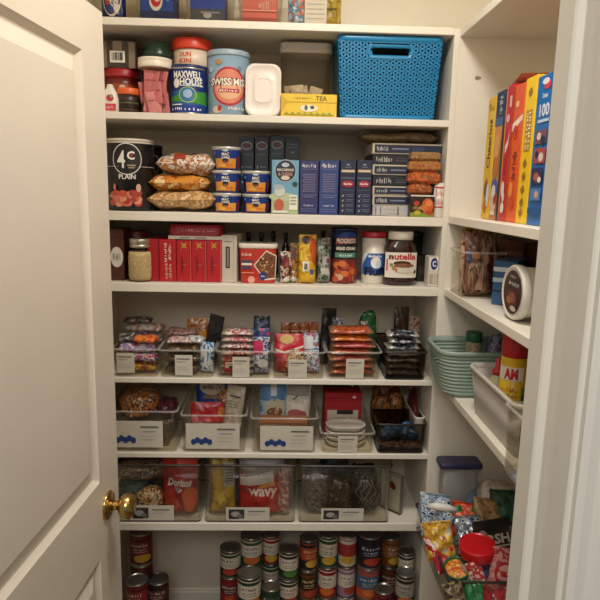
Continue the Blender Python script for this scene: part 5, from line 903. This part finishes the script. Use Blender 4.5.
# ---- the heaped bin at the bottom right
z = SR[7]; zi = z+.004
bx0, bx1, by0, by1, bh = .440, .765, 1.345, 1.735, .085
bin_('wide clear bin heaped with snack packs at the bottom of the right unit', (bx0+bx1)/2, by0, bx1-bx0, by1-by0, bh, z, 'chip', None, taper=.003, group='clear bins on the right unit')
def onbin(px, py, Z): return onz(px, py, Z)
t = thing('storage_box', 'pale clear box with navy lid standing against the far panel', 'box', (.555, 1.695, zi))
hb = zat(464.5, .55, 1.665)-zi
MB().loft([(0, .100, .05, .008), (hb-.014, .105, .055, .01)], CLEAR('#dcdcda', .3, .15, haze=.25)).build('body', t)
MB().loft([(hb-.016, .125, .06, .01), (hb-.014, .13, .064, .012), (hb-.004, .13, .064, .012), (hb, .125, .06, .01)], M('#2c3054', .35)).build('lid', t)
def heap(px, py, Z, w, d, h, mt, label, rot=0, seed=0, kind='lump', items=(), name='snack_bag', **k):
    x, y = onz(px, py, Z)
    while y > 1.735-d*.62: Z += .004; x, y = onz(px, py, Z)
    if kind == 'lump' and seed not in (72, 73, 77):
        rq = random.Random(seed+500); hh = max(w*1.25, .10)
        return pouch(name, label, w*1.1, hh, d*.62, mt, (x, y-.02, Z-hh*.62), (-rq.uniform(.45, .85), rq.uniform(-.35, .35), (rot or 0)+rq.uniform(-.5, .5)), items, seed, False, crimp=mt, wob=1.5, n=22)
    if kind == 'lump': return lump(name, label, w, d, h, mt, (x, y, Z-h*.95), seed, rot, amp=k.get('amp', .2))
    return pouch(name, label, w, h, d, mt, (x, y, Z), rot, items, seed, k.get('stand', False), crimp=k.get('crimp'))
heap(436, 509, .69, .095, .10, .115, wr('#2a4a6a', '#c9d2da', '#3a6a92', '#d8dde0', '#1c2c40', s=42), 'blue and white mottled bag bulging at the far left of the heap', .2, 71)
b = MB(); x, y = onz(442, 509, .722); b.tube([(x-.035, y+.012, .724), (x-.015, y+.004, .728), (x+.012, y+.0, .726), (x+.04, y+.002, .718)], [.008, .011, .011, .008], M('#e4e2dc', .35)); tag(b.build('bag_clip'), 'white rolled bag top lying across the blue mottled bag', 'bag top')
heap(478, 492, .668, .085, .07, .13, wr('#2f5a8a', '#4a7ab0', '#1c3a60', s=18), 'deep blue plastic bag in the middle near the navy-lidded box', 0, 72)
heap(497, 482, .705, .12, .10, .17, wr('#b8aea0', '#a89c8c', '#cfc6ba', s=14), 'large pale beige bag at the back right of the heap', 0, 73)
heap(504, 502, .70, .075, .05, .10, wr('#1c4a34', '#275a40', '#163a28', s=12), 'dark green bag at the right edge of the heap', .3, 74)
heap(488, 512, .685, .085, .06, .10, wr('#a8845a', '#b8966a', '#8a6a44', s=26), 'tan clear bag of snacks in the middle of the heap', 0, 75)
heap(465, 514, .680, .075, .05, .10, wr('#c23a1f', '#d8552c', '#1f6a34', s=20), 'orange red bag with a green edge in the middle of the heap', -.2, 76)
heap(455, 521, .648, .06, .045, .07, wr('#b0b8c0', '#8a94a0', '#cfd4d8', s=30), 'pale grey foil packet below the orange red bag', 0, 78)
heap(442, 535, .665, .075, .08, .10, wr('#d0a02c', '#b8842a', '#e0b84a', '#c9c0b0', s=26), 'golden yellow packet at the left side of the heap', .1, 79)
heap(449, 545, .645, .065, .06, .075, wr('#a81f2c', '#b82c3a', '#d8c0b8', s=18), 'red packet with pale print left of the red-lidded jar', .1, 80)
heap(472, 528, .665, .07, .06, .10, wr('#a8b0b8', '#7a8490', '#d0d6da', '#4a5a7a', s=26, m=.5), 'silver foil packet just behind the red-lidded jar', 0, 81)
x, y = onz(501, 541, .68)
pouch('chocolate_bag', 'black and brown bag with white lettering right of the red-lidded jar', .115, .13, .04, wr('#17110f', '#2a1c18', '#0f0c0c', s=8), (x+.002, y+.02, .575), (-.35, 0, .25), [('t', 'RSH', .1, .62, .62, .20, '#d8d2c8', 0, .04), ('r', -.1, .42, .46, .49, '#c9c2b8'), ('r', .0, .36, .30, .40, '#8a2a2a'), ('t', '~', .1, .22, .4, .08, '#c9c2b8'), ('e', -.3, .7, .12, .12, '#8a847c')], 82)
x, y = onz(480, 541, .700); rj = .044
t = thing('candy_jar', 'blue labelled jar with a big red lid standing in the heaped bin', 'jar', (x+.006, y+.012, .556), (.06, -.10, .25))
b = MB(); b.lathe([(rj*.95, 0), (rj, .004), (rj, .085), (rj*.96, .098), (rj*.96, .11)], M('#232b4a', .3), 36)
b.art(cyl(rj), 2*rj, .1, [('r', -1.1, -.45, .1, .9, '#cfc8bf'), ('r', -.45, .1, .3, .9, '#2f6a9a'), ('e', -.2, .55, .22, .2, '#8ab0c8'), ('r', .12, .7, .1, .9, '#5a1c24'), ('r', .5, 1.1, .1, .95, '#3a4a6a'), ('t', '~', -.75, .7, .4, .1, '#8a2a2a'), ('t', '~', .2, .6, .4, .12, '#c9b8b0'), ('e', .0, .2, .2, .12, '#a83a4a')]); b.build('body', t)
MB().lathe([(rj*1.06, .108), (rj*1.08, .110), (rj*1.08, .132), (rj*1.04, .137), (rj*.98, .137), (rj*.95, .134), (.0005, .134)], M('#c8141e', .3), 40).build('lid', t)
x, y = onz(458, 567, .625)
t = thing('snack_cup', 'round green rimmed cup with yellow inside left of the red-lidded jar', 'cup', (x+.006, y+.014, .578), (.3, -.2, 0))
MB().lathe([(.026, 0), (.028, .003), (.033, .045), (.035, .047), (.035, .050), (.031, .050), (.030, .046)], M('#2c6a34', .35), 28, cap1=False).build('body', t)
b = MB(); b.lathe([(.0298, .044), (.015, .047), (.0005, .047)], PR(['#d89a2c', '#c9542c', '#e0b84a'], 40), 24, cap0=False); b.build('filling', t)
pk = wr('#c86a6e', '#d89a94', '#b0343c', '#e0c0b4', s=20)
x, y = onz(504, 585, .62)
pouch('snack_bag', 'pink and red pouch with round emblem at the near right of the heap', .075, .14, .03, pk, (x-.002, y+.015, .555), (-.15, .12, -.1), [('e', .0, .55, .36, .22, '#b0242c'), ('e', .0, .55, .28, .17, '#d8a09a'), ('r', -.2, .2, .5, .6, '#b0242c'), ('e', 0, .2, .3, .1, '#b0343c')], 83)
x, y = onz(487, 592, .60)
pouch('snack_bag', 'slanted pink and red pouch in front of the red-lidded jar', .04, .115, .022, wr('#d0a89c', '#b83a3c', '#e0c8bc', s=24), (x+.004, y+.012, .550), (-.1, -.35, -.1), [('e', .0, .3, .4, .2, '#b0242c')], 84)
for i, (px, py, Z, w, d, h, mt, lb) in enumerate(((464, 597, .600, .045, .05, .04, wr('#5a4a34', '#8a7a5c', '#3a2c20'), 'brown dim packet low at the near left of the heaped bin'), (476, 597, .605, .045, .045, .04, wr('#1f6a3c', '#2c7a48', '#16502c'), 'bright green packet low at the near end of the heaped bin'))):
    heap(px, py, Z, w, d, h, mt, lb, 0, 90+i)
for i, (x, y, w, d, h, mt, lb) in enumerate(((.60, 1.585, .25, .14, .045, wr('#8a8478', '#3a4a6a', '#a83a34', '#c9c2b4'), 'mixed coloured packet lying flat under the far part of the heap'), (.655, 1.43, .15, .12, .045, wr('#3a2a22', '#8a2a2c', '#c9c0b4', '#5a4a3a'), 'dark packet lying flat under the near right of the heap'))):
    brick('snack_bag', lb, w, d, h, mt, (x, y, zi), 0)
# ------------------------------------------------------------------ light
def area(name, loc, rot, size, power, col, shape='DISK'):
    l = bpy.data.lights.new(name, 'AREA'); l.shape = shape; l.size = size; l.energy = power; l.color = col
    o = bpy.data.objects.new(name, l); C.objects.link(o); o.location = loc; o.rotation_euler = rot; return o
area('ceiling_lamp', (.16, 1.02, 2.47), (0, 0, 0), .26, 12, (1, .95, .89))
area('hall_fill', (-.15, -.75, 2.3), (math.radians(42), 0, math.radians(-6)), .8, 18.5, (1, .97, .91))  # fill light added behind the camera to lift lower shelves and jamb
w = bpy.data.worlds.new('world'); bpy.context.scene.world = w; w.use_nodes = True
w.node_tree.nodes['Background'].inputs[0].default_value = (.80, .88, 1.0, 1); w.node_tree.nodes['Background'].inputs[1].default_value = .22
sc = bpy.context.scene
sc.view_settings.view_transform = 'Standard'; sc.view_settings.look = 'None'; sc.view_settings.exposure = 0; sc.view_settings.gamma = 1; sc.view_settings.use_curve_mapping = False
sc.cycles.transparent_max_bounces = 24; sc.cycles.max_bounces = 10; sc.cycles.diffuse_bounces = 5
